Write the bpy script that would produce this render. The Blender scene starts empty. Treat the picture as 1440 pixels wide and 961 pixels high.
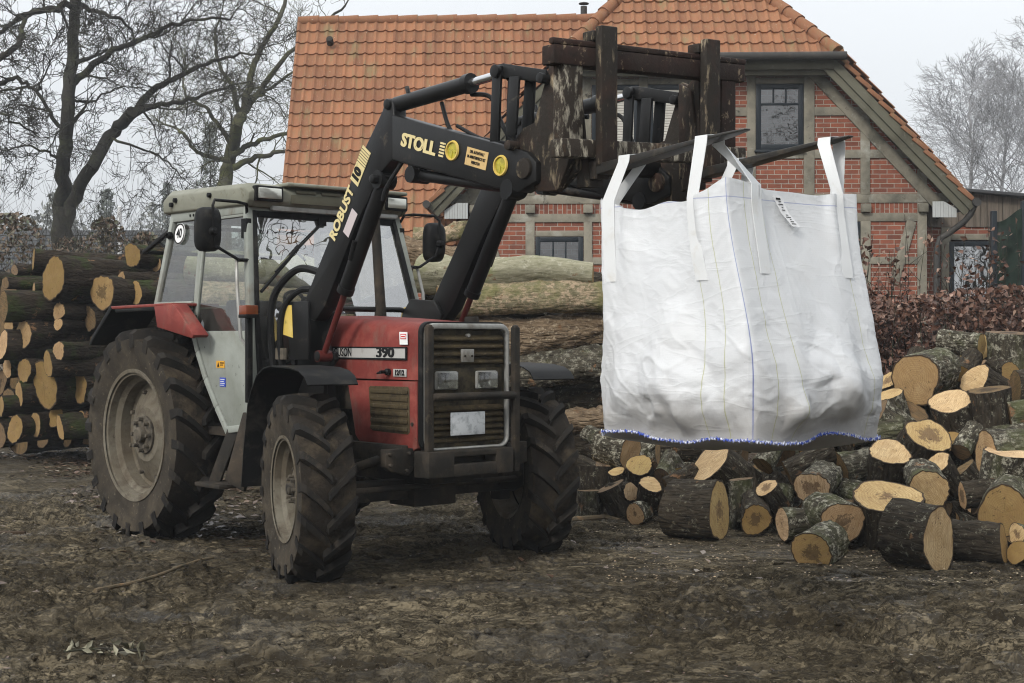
import bpy, bmesh, math, random
import numpy as np
from mathutils import Vector, Matrix
R = math.radians
S = bpy.context.scene
COL = S.collection

# ------------------------------------------------------------------ camera, sky, sun, exposure
FPX, CAMZ, YH = 2000.0, 1.534, 478.6          # focal length and horizon in pixels of a 1440 px wide picture
cam = bpy.data.cameras.new("camera"); camo = bpy.data.objects.new("camera", cam); COL.objects.link(camo)
cam.lens = 50; cam.sensor_width = 36; cam.clip_end = 2000; cam.clip_start = 0.1
camo.location = (0, 0, CAMZ); camo.rotation_euler = (R(90 - 0.055), 0, 0)
S.camera = camo
SUN_EL, SUN_AZ = R(34), R(213)                # azimuth clockwise from +Y: behind the camera, a little to its left
w = bpy.data.worlds.new("World"); S.world = w; w.use_nodes = True
nt = w.node_tree; bg = nt.nodes["Background"]
sky = nt.nodes.new("ShaderNodeTexSky"); sky.sky_type = 'NISHITA'; sky.sun_disc = False
sky.sun_elevation = SUN_EL; sky.sun_rotation = SUN_AZ; sky.dust_density = 4; sky.air_density = 1.0
hs = nt.nodes.new("ShaderNodeHueSaturation"); hs.inputs['Saturation'].default_value = 0.15
mx = nt.nodes.new("ShaderNodeMixRGB"); mx.inputs[0].default_value = 0.8; mx.inputs[2].default_value = (5.95, 6.2, 6.45, 1)
nt.links.new(sky.outputs[0], hs.inputs['Color']); nt.links.new(hs.outputs[0], mx.inputs[1])
# overcast: the cloud is about three times brighter overhead than at the horizon
tc = nt.nodes.new("ShaderNodeTexCoord"); sp = nt.nodes.new("ShaderNodeSeparateXYZ"); nt.links.new(tc.outputs['Generated'], sp.inputs[0])
cl = nt.nodes.new("ShaderNodeTexNoise"); cl.inputs['Scale'].default_value = 2.2; cl.inputs['Detail'].default_value = 4; nt.links.new(tc.outputs['Generated'], cl.inputs['Vector'])
ma = nt.nodes.new("ShaderNodeMath"); ma.operation = 'MULTIPLY_ADD'; ma.use_clamp = False
mz = nt.nodes.new("ShaderNodeMath"); mz.operation = 'MAXIMUM'; mz.inputs[1].default_value = 0.0; nt.links.new(sp.outputs[2], mz.inputs[0])
nt.links.new(mz.outputs[0], ma.inputs[0]); ma.inputs[1].default_value = 1.55
mc = nt.nodes.new("ShaderNodeMath"); mc.operation = 'MULTIPLY_ADD'; mc.inputs[1].default_value = 0.16; mc.inputs[2].default_value = 0.70
nt.links.new(cl.outputs[0], mc.inputs[0]); nt.links.new(mc.outputs[0], ma.inputs[2])
mm = nt.nodes.new("ShaderNodeVectorMath"); mm.operation = 'SCALE'; nt.links.new(mx.outputs[0], mm.inputs[0]); nt.links.new(ma.outputs[0], mm.inputs['Scale'])
nt.links.new(mm.outputs[0], bg.inputs[0]); bg.inputs[1].default_value = 0.10
sun = bpy.data.lights.new("sun", 'SUN'); sun.energy = 1.35; sun.angle = R(11); sun.color = (1.0, 0.96, 0.9)
suno = bpy.data.objects.new("sun", sun); COL.objects.link(suno)
sd = Vector((math.sin(SUN_AZ) * math.cos(SUN_EL), math.cos(SUN_AZ) * math.cos(SUN_EL), math.sin(SUN_EL)))
suno.rotation_euler = sd.to_track_quat('Z', 'Y').to_euler(); suno.location = (0, -5, 20)
S.view_settings.view_transform = 'Standard'; S.view_settings.look = 'None'
S.view_settings.exposure = 0.60; S.view_settings.gamma = 1.0
S.cycles.max_bounces = 8; S.cycles.transparent_max_bounces = 16; S.cycles.use_denoising = True; S.cycles.filter_width = 1.1
S.cycles.volume_bounces = 0

def P(px, py, d):
    return Vector(((px - 720) / FPX * d, d, CAMZ + (YH - py) / FPX * d))

# ------------------------------------------------------------------ noise
def _hash(ix, iy, iz, seed):
    n = (ix * 374761393 + iy * 668265263 + iz * 2147483647 + seed * 1274126177) & 0xFFFFFFFF
    n = ((n ^ (n >> 13)) * 1274126177) & 0xFFFFFFFF
    n = n ^ (n >> 16)
    return (n & 0xFFFFFF) / float(0xFFFFFF)
def vnoise(x, y, z=None, seed=0):
    x = np.asarray(x, float); y = np.asarray(y, float); z = np.zeros_like(x) if z is None else np.asarray(z, float)
    xi, yi, zi = np.floor(x), np.floor(y), np.floor(z)
    fx, fy, fz = x - xi, y - yi, z - zi
    xi, yi, zi = xi.astype(np.int64), yi.astype(np.int64), zi.astype(np.int64)
    s = lambda t: t * t * t * (t * (t * 6 - 15) + 10)
    ux, uy, uz = s(fx), s(fy), s(fz)
    r = 0
    for dx in (0, 1):
        for dy in (0, 1):
            for dz in (0, 1):
                wgt = (ux if dx else 1 - ux) * (uy if dy else 1 - uy) * (uz if dz else 1 - uz)
                r = r + wgt * _hash(xi + dx, yi + dy, zi + dz, seed)
    return r * 2 - 1
def fbm(x, y, z=None, o=4, seed=0, g=0.5):
    a, s, t = 1.0, 1.0, 0
    for k in range(o):
        t = t + a * vnoise(np.asarray(x) * s, np.asarray(y) * s, None if z is None else np.asarray(z) * s, seed + k * 17)
        a *= g; s *= 2.03
    return t
def sstep(a, b, x):
    t = np.clip((x - a) / (b - a), 0, 1); return t * t * (3 - 2 * t)

# ------------------------------------------------------------------ materials
class NT:
    def __init__(s, name):
        s.m = bpy.data.materials.new(name); s.m.use_nodes = True; s.t = s.m.node_tree
        s.b = s.t.nodes["Principled BSDF"]; s.out = s.t.nodes["Material Output"]
    def n(s, typ, **kw):
        nd = s.t.nodes.new("ShaderNode" + typ)
        for k, v in kw.items():
            if k.startswith('_'): setattr(nd, k[1:], v)
            else:
                key = int(k[1:]) if k[0] == 'i' and k[1:].isdigit() else k
                i = nd.inputs[key]
                if hasattr(v, 'is_output') or isinstance(v, bpy.types.NodeSocket): s.t.links.new(v, i)
                else: i.default_value = v
        return nd
    def l(s, a, b): s.t.links.new(a, b)
    def coord(s, kind='Object', scale=(1, 1, 1), off=None):
        c = s.n('TexCoord').outputs[kind]
        mp = s.n('Mapping', Vector=c, Scale=scale)
        if off is not None: s.l(off, mp.inputs['Location'])
        return mp.outputs[0]
    def noise(s, vec, scale, detail=5, rough=0.6, dist=0):
        return s.n('TexNoise', Vector=vec, Scale=scale, Detail=detail, Roughness=rough, Distortion=dist).outputs[0]
    def ramp(s, fac, stops):
        r = s.n('ValToRGB', Fac=fac); cr = r.color_ramp
        while len(cr.elements) < len(stops): cr.elements.new(0.5)
        for e, (p, c) in zip(cr.elements, stops):
            e.position = p; e.color = (c, c, c, 1) if not hasattr(c, '__len__') else (*c[:3], 1)
        return r.outputs[0]
    def mix(s, fac, a, b, mode='MIX'):
        m = s.n('MixRGB', _blend_type=mode)
        for i, v in ((0, fac), (1, a), (2, b)):
            if isinstance(v, bpy.types.NodeSocket): s.l(v, m.inputs[i])
            elif i == 0: m.inputs[0].default_value = v
            else: m.inputs[i].default_value = (*v[:3], 1)
        return m.outputs[0]
    def math(s, op, a, b=0.0, c=None, clamp=False):
        m = s.n('Math', _operation=op, _use_clamp=clamp)
        for i, v in enumerate((a, b) if c is None else (a, b, c)):
            if isinstance(v, bpy.types.NodeSocket): s.l(v, m.inputs[i])
            else: m.inputs[i].default_value = v
        return m.outputs[0]
    def bump(s, h, strength=0.5, dist=0.01, prev=None):
        b = s.n('Bump', Height=h, Strength=strength, Distance=dist)
        if prev is not None: s.l(prev, b.inputs['Normal'])
        return b.outputs[0]
    def fin(s, col=None, rough=None, nrm=None, metal=0.0, **kw):
        for k, v in (('Base Color', col), ('Roughness', rough), ('Normal', nrm), ('Metallic', metal)):
            if v is None: continue
            if isinstance(v, bpy.types.NodeSocket): s.l(v, s.b.inputs[k])
            else: s.b.inputs[k].default_value = (*v[:3], 1) if hasattr(v, '__len__') else v
        for k, v in kw.items(): s.b.inputs[k].default_value = v
        return s.m

def paint(name, col, rough=0.45, layers=(), bump=None, metal=0.0, coord='Object', **kw):
    """base colour with layers (colour, noise scale, lo, hi, axis scale) of dirt, rust, lichen or wear"""
    t = NT(name); c = col; rg = rough
    rnd = t.n('ObjectInfo').outputs['Random']
    off = t.n('CombineXYZ', X=t.math('MULTIPLY', rnd, 37.0), Y=t.math('MULTIPLY', rnd, 71.0)).outputs[0]
    for L in layers:
        lc, sc, lo, hi = L[:4]; vs = L[4] if len(L) > 4 else (1, 1, 1); lr = L[5] if len(L) > 5 else None
        v = t.coord(coord, vs, off)
        f = t.ramp(t.noise(v, sc, 8, 0.65, 0.3), [(lo, 0), (hi, 1)])
        c = t.mix(f, c, lc)
        if lr is not None:
            g = t.n('MixRGB', Fac=f)
            if isinstance(rg, bpy.types.NodeSocket): t.l(rg, g.inputs[1])
            else: g.inputs[1].default_value = (rg,) * 3 + (1,)
            g.inputs[2].default_value = (lr,) * 3 + (1,); rg = g.outputs[0]
    nrm = None
    if bump:
        sc, st, ds = bump[:3]; vs = bump[3] if len(bump) > 3 else (1, 1, 1)
        nrm = t.bump(t.noise(t.coord(coord, vs, off), sc, 6, 0.65), st, ds)
    kw.setdefault('Specular IOR Level', .5 if metal > .2 or rough < .3 else (.2 if rough < .5 else .10))
    return t.fin(c, rg, nrm, metal, **kw)

MUD = (0.075, 0.058, 0.042)
DUST = (0.16, 0.13, 0.10)
M = {}
M['red'] = paint('red_paint', (0.195, 0.040, 0.033), 0.5, [((0.12, 0.026, 0.021), 2.2, .35, .75), ((0.30, 0.085, 0.065), 5, .50, .8), (DUST, 7, .54, .85, (1, 1, .4), .8), ((0.05, 0.03, 0.02), 26, .66, .72)], (60, .15, .002))
M['cab_paint'] = paint('grey_cab_paint', (0.27, 0.285, 0.255), 0.45, [((0.18, 0.19, 0.16), 3, .4, .75), (DUST, 6, .55, .8, (1, 1, .5), .85), ((0.04, 0.035, 0.03), 22, .64, .72)], (50, .15, .002))
M['roof_paint'] = paint('roof_olive_grey_paint', (0.22, 0.22, 0.175), 0.5, [((0.15, 0.15, 0.115), 3, .4, .75), ((0.10, 0.09, 0.06), 14, .58, .75)], (50, .15, .002))
M['chrome'] = paint('grey_trim', (0.36, 0.36, 0.34), 0.35, [((0.15, 0.13, 0.1), 6, .45, .75, (1, 1, .6), .7)], None, 0.3)
M['black_paint'] = paint('black_loader_paint', (0.006, 0.006, 0.006), 0.40, [((0.013, 0.0125, 0.012), 3, .4, .7), (DUST, 7, .62, .88, (1, 1, 1), .85), ((0.07, 0.04, 0.02), 24, .69, .76)], (40, .2, .003))
M['black_plastic'] = paint('black_plastic', (0.009, 0.009, 0.009), 0.5, [((0.06, 0.055, 0.045), 6, .52, .85, (1, 1, 1), .8)])
M['rubber_hose'] = paint('hose_rubber', (0.014, 0.014, 0.014), 0.5, [(DUST, 9, .62, .9)])
M['dark_iron'] = paint('oily_iron', (0.022, 0.02, 0.017), 0.6, [(MUD, 4, .45, .75, (1, 1, 1), .95), ((0.11, 0.085, 0.06), 12, .6, .8)], (30, .5, .008))
M['rusty'] = paint('rusty_worn_iron', (0.026, 0.022, 0.018), 0.7, [((0.055, 0.028, 0.02), 3, .46, .72), ((0.02, 0.016, 0.013), 9, .5, .7), ((0.30, 0.24, 0.16), 22, .56, .74, (1, 1, .3)), ((0.42, 0.35, 0.24), 9, .66, .74, (1, 1, .25))], (45, .6, .006))
M['red_rust'] = paint('red_rust_iron', (0.036, 0.021, 0.017), 0.72, [((0.03, 0.022, 0.018), 4, .42, .62), ((0.018, 0.014, 0.012), 12, .5, .7), ((0.24, 0.18, 0.12), 19, .60, .70)], (45, .6, .006))
M['worn_pale'] = paint('worn_flaking_iron', (0.035, 0.028, 0.022), 0.75, [((0.42, 0.38, 0.30), 26, .50, .66, (1, 1, .35)), ((0.10, 0.06, 0.035), 7, .58, .75)], (45, .7, .006))
M['tine'] = paint('worn_fork_steel', (0.024, 0.022, 0.019), 0.45, [((0.10, 0.08, 0.055), 6, .52, .78), ((0.05, 0.03, 0.02), 14, .55, .75)], (40, .4, .004), 0.3)
M['rod'] = paint('bright_rod', (0.6, 0.6, 0.6), 0.18, [], None, 0.95)
M['red_rod'] = paint('red_rod', (0.085, 0.016, 0.013), 0.35, [((0.04, .02, .015), 8, .5, .8)])
M['tyre'] = paint('dusty_tyre_rubber', (0.013, 0.012, 0.011), 0.7, [((0.035, 0.029, 0.022), 2.6, .45, .75), ((0.090, 0.070, 0.048), 6, .57, .78), ((0.02, 0.017, 0.014), 24, .5, .7)], (35, .55, .006))
M['tread_mud'] = paint('mud_packed_in_tread', (0.022, 0.018, 0.014), 0.85, [((0.075, 0.058, 0.038), 5, .48, .68), ((0.014, 0.012, 0.010), 9, .52, .68)], (45, .9, .012))
M['sidewall'] = paint('muddy_tyre_sidewall', (0.030, 0.025, 0.019), 0.85, [((0.085, 0.069, 0.049), 3, .44, .76), ((0.035, 0.03, 0.024), 12, .48, .7), ((0.17, 0.14, .10), 26, .6, .75)], (50, .5, .004))
M['rim'] = paint('dirty_rim_paint', (0.155, 0.14, 0.108), 0.55, [((0.10, 0.082, 0.058), 3.5, .34, .64, (1, 1, 1), .9), ((0.07, 0.055, 0.04), 10, .48, .7), ((0.05, 0.04, 0.03), 30, .62, .7)], (40, .3, .003))
M['hub'] = paint('greasy_hub_iron', (0.10, 0.085, 0.065), 0.7, [((0.02, 0.018, 0.016), 8, .45, .65)], (40, .4, .004))
M['grille'] = paint('dusty_grille', (0.028, 0.025, 0.019), 0.7, [((0.12, 0.095, 0.055), 6, .40, .75), ((.02, .017, .012), 22, .5, .7)], (80, .4, .003))
M['louvre'] = paint('dusty_louvre', (0.066, 0.050, 0.027), 0.8, [((0.030, 0.024, 0.016), 14, .45, .7), ((.14, .11, .07), 30, .58, .72)], (90, .5, .003))
M['seat'] = paint('dark_seat_cloth', (0.02, 0.02, 0.022), 0.9)
M['white_sign'] = paint('sign_white', (0.75, 0.75, 0.73), 0.5)
M['ink'] = paint('black_print', (0.012, 0.012, 0.012), 0.6)
M['bowl'] = paint('lamp_reflector', (.80, .80, .76), .25, [((.5, .48, .4), 14, .5, .8)], None, .35)
M['stripe_silver'] = paint('silver_band', (0.38, 0.37, 0.35), 0.45, [((0.2, .18, .15), 12, .55, .8)])
M['cream'] = paint('cream_print', (0.62, 0.52, 0.27), 0.6, [((.12, .1, .06), 26, .60, .68)])
M['yellow'] = paint('yellow_decal', (0.58, 0.42, 0.10), 0.5, [((.12, .09, .03), 26, .60, .70), ((.7, .55, .25), 4, .5, .8)])
M['tan_decal'] = paint('tan_warning_decal', (0.55, 0.38, 0.17), 0.55, [((.3, .2, .1), 20, .55, .8)])
M['yellow_glass'] = paint('yellow_reflector', (0.42, 0.36, 0.03), 0.25, [((.2, .17, .02), 20, .45, .7)])
M['blue_decal'] = paint('blue_decal', (0.05, 0.08, 0.38), 0.5)
M['orange_decal'] = paint('orange_decal', (0.65, 0.33, 0.04), 0.5)
M['pink'] = paint('faded_label', (0.48, 0.42, 0.42), 0.6)
M['red_print'] = paint('red_print', (0.5, 0.04, 0.04), 0.6)
M['amber'] = paint('amber_lens', (0.16, 0.035, 0.01), 0.25, [((.08, .05, .03), 12, .5, .8)])
M['plate'] = paint('blurred_plate', (0.55, 0.57, 0.58), 0.5, [((0.33, 0.35, 0.36), 16, .48, .62)])
t = NT('lamp_glass')
wv = t.n('TexWave', Vector=t.coord('Object', (1, 18, 1)), Scale=1.0).outputs[1]
M['lamp_glass'] = t.fin((0.60, 0.60, 0.54), 0.12, t.bump(wv, 1.0, .012), 0.7)
def glass(name, tint, refl=1.0, rough=0.0, wav=0.03, dirt=0.1, coat=0.0):
    t = NT(name)
    h = t.noise(t.coord('Object'), 2.2, 2, .5)
    nb = t.bump(h, 1.0, wav)
    tr = t.n('BsdfTransparent', Color=(*tint, 1)).outputs[0]
    gl = t.n('BsdfGlossy', Color=(refl, refl, refl, 1), Roughness=rough, Normal=nb).outputs[0]
    fr = t.n('Fresnel', IOR=1.7, Normal=nb).outputs[0]
    fr = t.math('MULTIPLY_ADD', fr, 1 - coat, coat)
    m1 = t.n('MixShader', Fac=fr, i1=tr, i2=gl).outputs[0]
    df = t.n('BsdfDiffuse', Color=(.20, .19, .17, 1)).outputs[0]
    dn = t.math('MULTIPLY', t.ramp(t.noise(t.coord('Object', (1, 1, .6)), 5, 8, .7), [(.35, 0.15), (.8, 1)]), dirt)
    m2 = t.n('MixShader', Fac=dn, i1=m1, i2=df).outputs[0]
    t.l(m2, t.out.inputs[0]); return t.m
M['glass'] = glass('cab_glass', (0.74, 0.80, 0.76), 1.0, 0.0, .02, .25, .06)
M['screen'] = glass('windscreen_glass', (0.70, 0.75, 0.72), 1.0, 0.0, .006, .20, .34)
M['pane'] = glass('house_pane', (0.30, 0.32, 0.36), 1.0, 0.0, .01, .05, .10)
M['pane_bright'] = glass('mirroring_pane', (0.2, 0.22, 0.24), .9, 0.0, .01, .05, .5)

t = NT('clear_ribbed_lens')
nb = t.bump(t.n('TexWave', Vector=t.coord('Object', (1, 14, 1)), Scale=1.0).outputs[1], .8, .006)
t.l(t.n('MixShader', Fac=t.math('MULTIPLY_ADD', t.n('Fresnel', IOR=1.6, Normal=nb).outputs[0], .8, .14), i1=t.n('BsdfTransparent', Color=(.86, .86, .80, 1)).outputs[0], i2=t.n('BsdfGlossy', Roughness=.08, Normal=nb).outputs[0]).outputs[0], t.out.inputs[0])
M['lens_clear'] = t.m

def mat_bark(name, dark, mid, lichen, lich_lo, green=None, ridge=1.0):
    t = NT(name)
    rnd = t.n('ObjectInfo').outputs['Random']
    off = t.n('CombineXYZ', X=t.math('MULTIPLY', rnd, 37.0), Y=t.math('MULTIPLY', rnd, 71.0), Z=t.math('MULTIPLY', rnd, 13.0)).outputs[0]
    v = t.coord('Object', (4, 14, 14), off); v1 = t.coord('Object', (1, 1, 1), off)
    n1 = t.noise(v, 2.0, 8, .7, .6)
    c = t.mix(t.ramp(n1, [(.32, 0), (.68, 1)]), dark, mid)
    lf = t.ramp(t.noise(v1, 17, 10, .80), [(lich_lo, 0), (lich_lo + .07, 1)])
    lf = t.math('MULTIPLY', lf, t.math('MULTIPLY_ADD', rnd, .7, .45, clamp=True))
    c = t.mix(lf, c, lichen)
    if green:
        gf = t.ramp(t.noise(v1, 3.1, 6, .6), [(.50, 0), (.66, 1)])
        c = t.mix(t.math('MULTIPLY', gf, .8), c, green)
    bf = t.ramp(t.noise(v1, 5.2, 7, .65), [(.62, 0), (.67, 1)])
    c = t.mix(bf, c, (.17, .095, .05))
    sc = t.ramp(t.noise(t.coord('Object', (1, 1, 1), off), 3.7, 9, .72), [(.33, 1), (.40, 0)])
    c = t.mix(t.math('MULTIPLY', sc, .8), c, (.03, .022, .014))
    vo = t.n('TexVoronoi', Vector=v, Scale=1.6, _feature='DISTANCE_TO_EDGE').outputs[0]
    h = t.math('ADD', n1, t.math('MULTIPLY', t.math('MINIMUM', vo, .25), 1.6))
    return t.fin(c, .9, t.bump(h, .9 * ridge, .025), **{'Specular IOR Level': .12})
M['bark_dark'] = mat_bark('dark_wet_bark', (.009, .007, .005), (.060, .048, .033), (.24, .225, .17), .555)
M['bark_grey'] = mat_bark('grey_lichened_bark', (.011, .009, .006), (.085, .073, .052), (.36, .34, .265), .51, (.075, .08, .035))
M['bark_left'] = mat_bark('dark_brown_bark', (.010, .008, .006), (.048, .036, .025), (.14, .12, .09), .62, (.03, .045, .01))  # left stack's own dark brown bark
M['bark_beech'] = mat_bark('pale_green_beech_bark', (.15, .145, .09), (.30, .28, .20), (.40, .38, .30), .54, (.17, .18, .08), .3)
M['bark_moss'] = mat_bark('mossy_yellow_bark', (.070, .062, .03), (.22, .19, .12), (.32, .24, .16), .48, (.13, .125, .05), .6)
M['bark_peeled'] = mat_bark('peeled_brown_bark', (.07, .045, .028), (.26, .19, .12), (.40, .32, .22), .54, None, 1.3)
M['tree_bark'] = paint('wet_tree_bark', (.030, .027, .022), .9, [((.055, .06, .03), 2, .5, .7), ((.016, .014, .012), 8, .5, .7)], (12, .6, .03))
M['oak_bark'] = paint('mossy_oak_bark', (.050, .046, .032), .9, [((.085, .09, .03), 1.4, .45, .65)], (12, .6, .03))
M['birch_bark'] = paint('haze_pale_birch_bark', (.24, .24, .245), .9, [((.15, .15, .15), 2, .5, .7)])  # bark paled, distance haze put into its colour

def mat_end(name, pale, dark, heart):
    t = NT(name)
    rnd = t.n('ObjectInfo').outputs['Random']
    rnd2 = t.n('TexWhiteNoise', _noise_dimensions='1D', W=rnd).outputs[0]
    off = t.n('CombineXYZ', X=t.math('MULTIPLY', rnd, 37.0), Y=t.math('MULTIPLY', rnd, 71.0), Z=t.math('MULTIPLY', rnd, 13.0)).outputs[0]
    g = t.n('VectorMath', _operation='SUBTRACT', i0=t.n('TexCoord').outputs['UV'], i1=(.5, .5, 0)).outputs[0]
    ln = t.math('MULTIPLY', t.n('VectorMath', _operation='LENGTH', i0=g).outputs[1], 2.0)
    oc = t.coord('Object', (1, 1, 1), off)
    nz = t.noise(oc, 7, 6, .65)
    rr = t.math('MULTIPLY_ADD', nz, .22, ln)
    ring = t.math('SINE', t.math('MULTIPLY', rr, 75.0))
    ring = t.math('MULTIPLY_ADD', ring, .5, .5)
    base = t.mix(t.ramp(nz, [(.3, 0), (.7, 1)]), pale, dark)
    tone = t.math('MULTIPLY_ADD', rnd2, .55, .58)
    cmb = t.n('CombineXYZ', X=tone, Y=tone, Z=t.math('MULTIPLY', tone, tone)).outputs[0]
    base = t.mix(1.0, base, cmb, 'MULTIPLY')
    base = t.mix(t.math('MULTIPLY', ring, .34), base, (.20, .11, .045))
    # saw marks across the cut
    saw = t.ramp(t.noise(t.coord('Object', (1, 5, 45), off), 2.2, 6, .7), [(.42, 0), (.62, 1)])
    base = t.mix(t.math('MULTIPLY', saw, .55), base, (.24, .14, .06))
    an = t.n('VectorMath', _operation='NORMALIZE', i0=g).outputs[0]
    ck = t.noise(t.n('VectorMath', _operation='ADD', i0=an, i1=off).outputs[0], 5.5, 5, .75, .3)
    ck = t.math('MULTIPLY', t.ramp(ck, [(.565, 0), (.63, 1)]), t.ramp(t.math('MULTIPLY_ADD', nz, .5, t.math('MULTIPLY', ln, .5)), [(.30, 1), (.62, 0)]))
    base = t.mix(t.math('MULTIPLY', ck, .7), base, (.06, .03, .015))
    base = t.mix(t.math('MULTIPLY', t.ramp(t.noise(oc, 4.5, 8, .7), [(.52, 0), (.72, 1)]), .55), base, (.20, .12, .06))
    # dark heart of some logs
    hz = t.math('SUBTRACT', t.math('MULTIPLY_ADD', rnd, .95, -.10), t.math('MULTIPLY_ADD', t.noise(oc, 16, 8, .75), 1.1, ln))
    hf = t.ramp(hz, [(.0, 0), (.10, 1)])
    hf2 = t.ramp(t.math('SUBTRACT', t.math('MULTIPLY_ADD', rnd, 1.0, .12), t.math('MULTIPLY_ADD', t.noise(oc, 24, 9, .8), 1.5, t.math('MULTIPLY', ln, .7))), [(.0, 0), (.05, 1)])
    base = t.mix(t.math('MULTIPLY', hf2, .75), base, heart)
    # radial checks and blotches
    spk = t.ramp(t.noise(oc, 30, 6, .7), [(.61, 0), (.66, 1)])
    base = t.mix(t.math('MULTIPLY', spk, .8), base, (.06, .035, .02))
    rim = t.ramp(t.math('MULTIPLY_ADD', nz, .10, ln), [(.985, 0), (1.02, 1)])
    base = t.mix(rim, base, (.05, .033, .02))
    return t.fin(base, .8, t.bump(t.noise(t.coord('Object', (1, 6, 40), off), 3, 5, .7), .5, .005), **{'Specular IOR Level': .15})
M['end_pale'] = mat_end('pale_cut_wood', (.66, .495, .295), (.52, .36, .19), (.10, .06, .035))
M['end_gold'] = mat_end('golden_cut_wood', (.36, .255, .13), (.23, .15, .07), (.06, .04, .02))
M['end_brown'] = mat_end('brown_cut_wood', (.50, .35, .20), (.37, .235, .12), (.07, .045, .025))
M['end_old'] = mat_end('weathered_cut_wood', (.10, .085, .06), (.07, .055, .04), (.03, .02, .012))

M['timber'] = paint('weathered_oak_timber', (.225, .205, .16), .85, [((.10, .095, .075), 2.2, .42, .7, (1, 1, 1)), ((.34, .335, .29), 5, .55, .72, (.5, 1, .5)), ((.05, .045, .038), 12, .62, .7, (.3, 1, .3))], (18, .5, .01))
M['timber_olive'] = paint('stained_verge_board', (.115, .11, .08), .7, [((.075, .07, .05), 2, .42, .7), ((.17, .165, .13), 6, .6, .75)], (20, .3, .006))
M['white_board'] = paint('white_eaves_board', (.38, .39, .38), .7, [((.3, .3, .28), 3, .5, .8)])
M['frame_dark'] = paint('dark_window_frame', (.014, .018, .022), .35)
M['shutter'] = paint('roller_shutter', (.50, .48, .43), .55, [((.38, .36, .32), 3, .5, .8)])
M['gutter'] = paint('dark_zinc', (.045, .043, .040), .5, [((.08, .07, .06), 3, .5, .8)])
M['annex_wood'] = paint('brown_plank_wall', (.15, .125, .10), .85, [((.08, .065, .05), 2, .42, .68, (8, 1, .4)), ((.24, .21, .17), 5, .58, .75, (8, 1, .4))], (18, .5, .008, (4, 1, .4)))
M['green_net'] = paint('dark_green_sheet', (.014, .024, .017), .55, [((.05, .065, .05), 2.2, .5, .75), ((.008, .012, .01), 7, .5, .7)])
M['far_roof'] = paint('far_dark_roof', (.055, .056, .058), .8, [((.09, .09, .088), 1.5, .5, .7)])
M['far_wall'] = paint('far_wall', (.20, .17, .14), .8)
M['post_white'] = paint('white_post', (.65, .66, .66), .6, [((.4, .4, .38), 4, .5, .7)])

def mat_brick(name, soldier=False):
    t = NT(name)
    uv = t.n('TexCoord').outputs['UV']
    if soldier: uv = t.n('Mapping', Vector=uv, Rotation=(0, 0, R(90))).outputs[0]
    b = t.n('TexBrick', Vector=uv, Color1=(.25, .080, .045, 1), Color2=(.135, .048, .031, 1), Mortar=(.33, .30, .25, 1), Scale=1.0)
    b.inputs['Mortar Size'].default_value = .007; b.inputs['Mortar Smooth'].default_value = .3; b.inputs['Bias'].default_value = -.1
    b.inputs['Brick Width'].default_value = .25; b.inputs['Row Height'].default_value = .0833
    n = t.noise(t.coord('Object'), 6, 6, .65)
    c = t.mix(t.math('MULTIPLY', t.ramp(n, [(.45, 0), (.75, 1)]), .5), b.outputs[0], (.10, .045, .035))
    n2 = t.ramp(t.noise(t.coord('Object'), 34, 4, .7), [(.55, 0), (.75, 1)])
    c = t.mix(t.math('MULTIPLY', n2, .35), c, (.36, .20, .15))
    h = t.math('MULTIPLY_ADD', n, .25, t.math('SUBTRACT', 1.0, b.outputs[1]))
    return t.fin(c, .88, t.bump(h, .7, .01), **{'Specular IOR Level': .2})
M['brick'] = mat_brick('red_brick'); M['brick_soldier'] = mat_brick('upright_red_brick', True)

def mat_tile():
    t = NT('clay_pantile')
    uv = t.n('TexCoord').outputs['UV']
    cell = t.n('VectorMath', _operation='FLOOR', i0=uv).outputs[0]
    wn = t.n('TexWhiteNoise', Vector=cell).outputs[0]
    oc = t.coord('Object')
    c = t.mix(wn, (.285, .128, .066), (.175, .078, .043))
    c = t.mix(t.math('MULTIPLY', t.ramp(t.noise(t.coord('Object', (3, 1, .5)), 7, 7, .7), [(.42, 0), (.72, 1)]), .65), c, (.21, .125, .068))
    c = t.mix(t.math('MULTIPLY', t.ramp(t.noise(t.coord('Object', (3, 1, .6)), 16, 6, .7), [(.58, 0), (.72, 1)]), .5), c, (.46, .27, .18))
    c = t.mix(t.math('MULTIPLY', t.ramp(t.noise(t.coord('Object', (2.5, .6, .6)), 1.8, 7, .7), [(.55, 0), (.68, 1)]), .6), c, (.17, .165, .085))
    c = t.mix(t.ramp(t.noise(oc, 22, 3, .6), [(.70, 0), (.74, 1)]), c, (.37, .36, .27))
    return t.fin(c, .8, t.bump(t.noise(oc, 30, 5, .7), .3, .006), **{'Specular IOR Level': .08})
M['tile'] = mat_tile()

def mat_leaf(name, cols, rough=.6):
    t = NT(name)
    r = t.n('NewGeometry').outputs['Random Per Island']
    c = t.ramp(r, [(i / (len(cols) - 1), c) for i, c in enumerate(cols)])
    return t.fin(c, rough)
M['hedge_leaf'] = mat_leaf('brown_beech_leaf', [(.035, .016, .010), (.085, .036, .021), (.13, .056, .034), (.05, .022, .013), (.22, .12, .08), (.10, .045, .028), (.40, .27, .20)])
M['sawdust'] = mat_leaf('pale_sawdust', [(.42, .31, .18), (.30, .20, .11), (.50, .40, .26), (.20, .14, .08)])
M['litter'] = mat_leaf('wet_leaf_litter', [(.03, .018, .012), (.09, .05, .03), (.05, .032, .02), (.15, .10, .065), (.06, .03, .018), (.22, .19, .15)], .35)  # palest tones put wet glints into the leaf colour
M['conifer'] = mat_leaf('haze_pale_needles', [(.09, .105, .085), (.11, .125, .10), (.13, .145, .12)])  # needle tones lightened so the colour carries the mist
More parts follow.
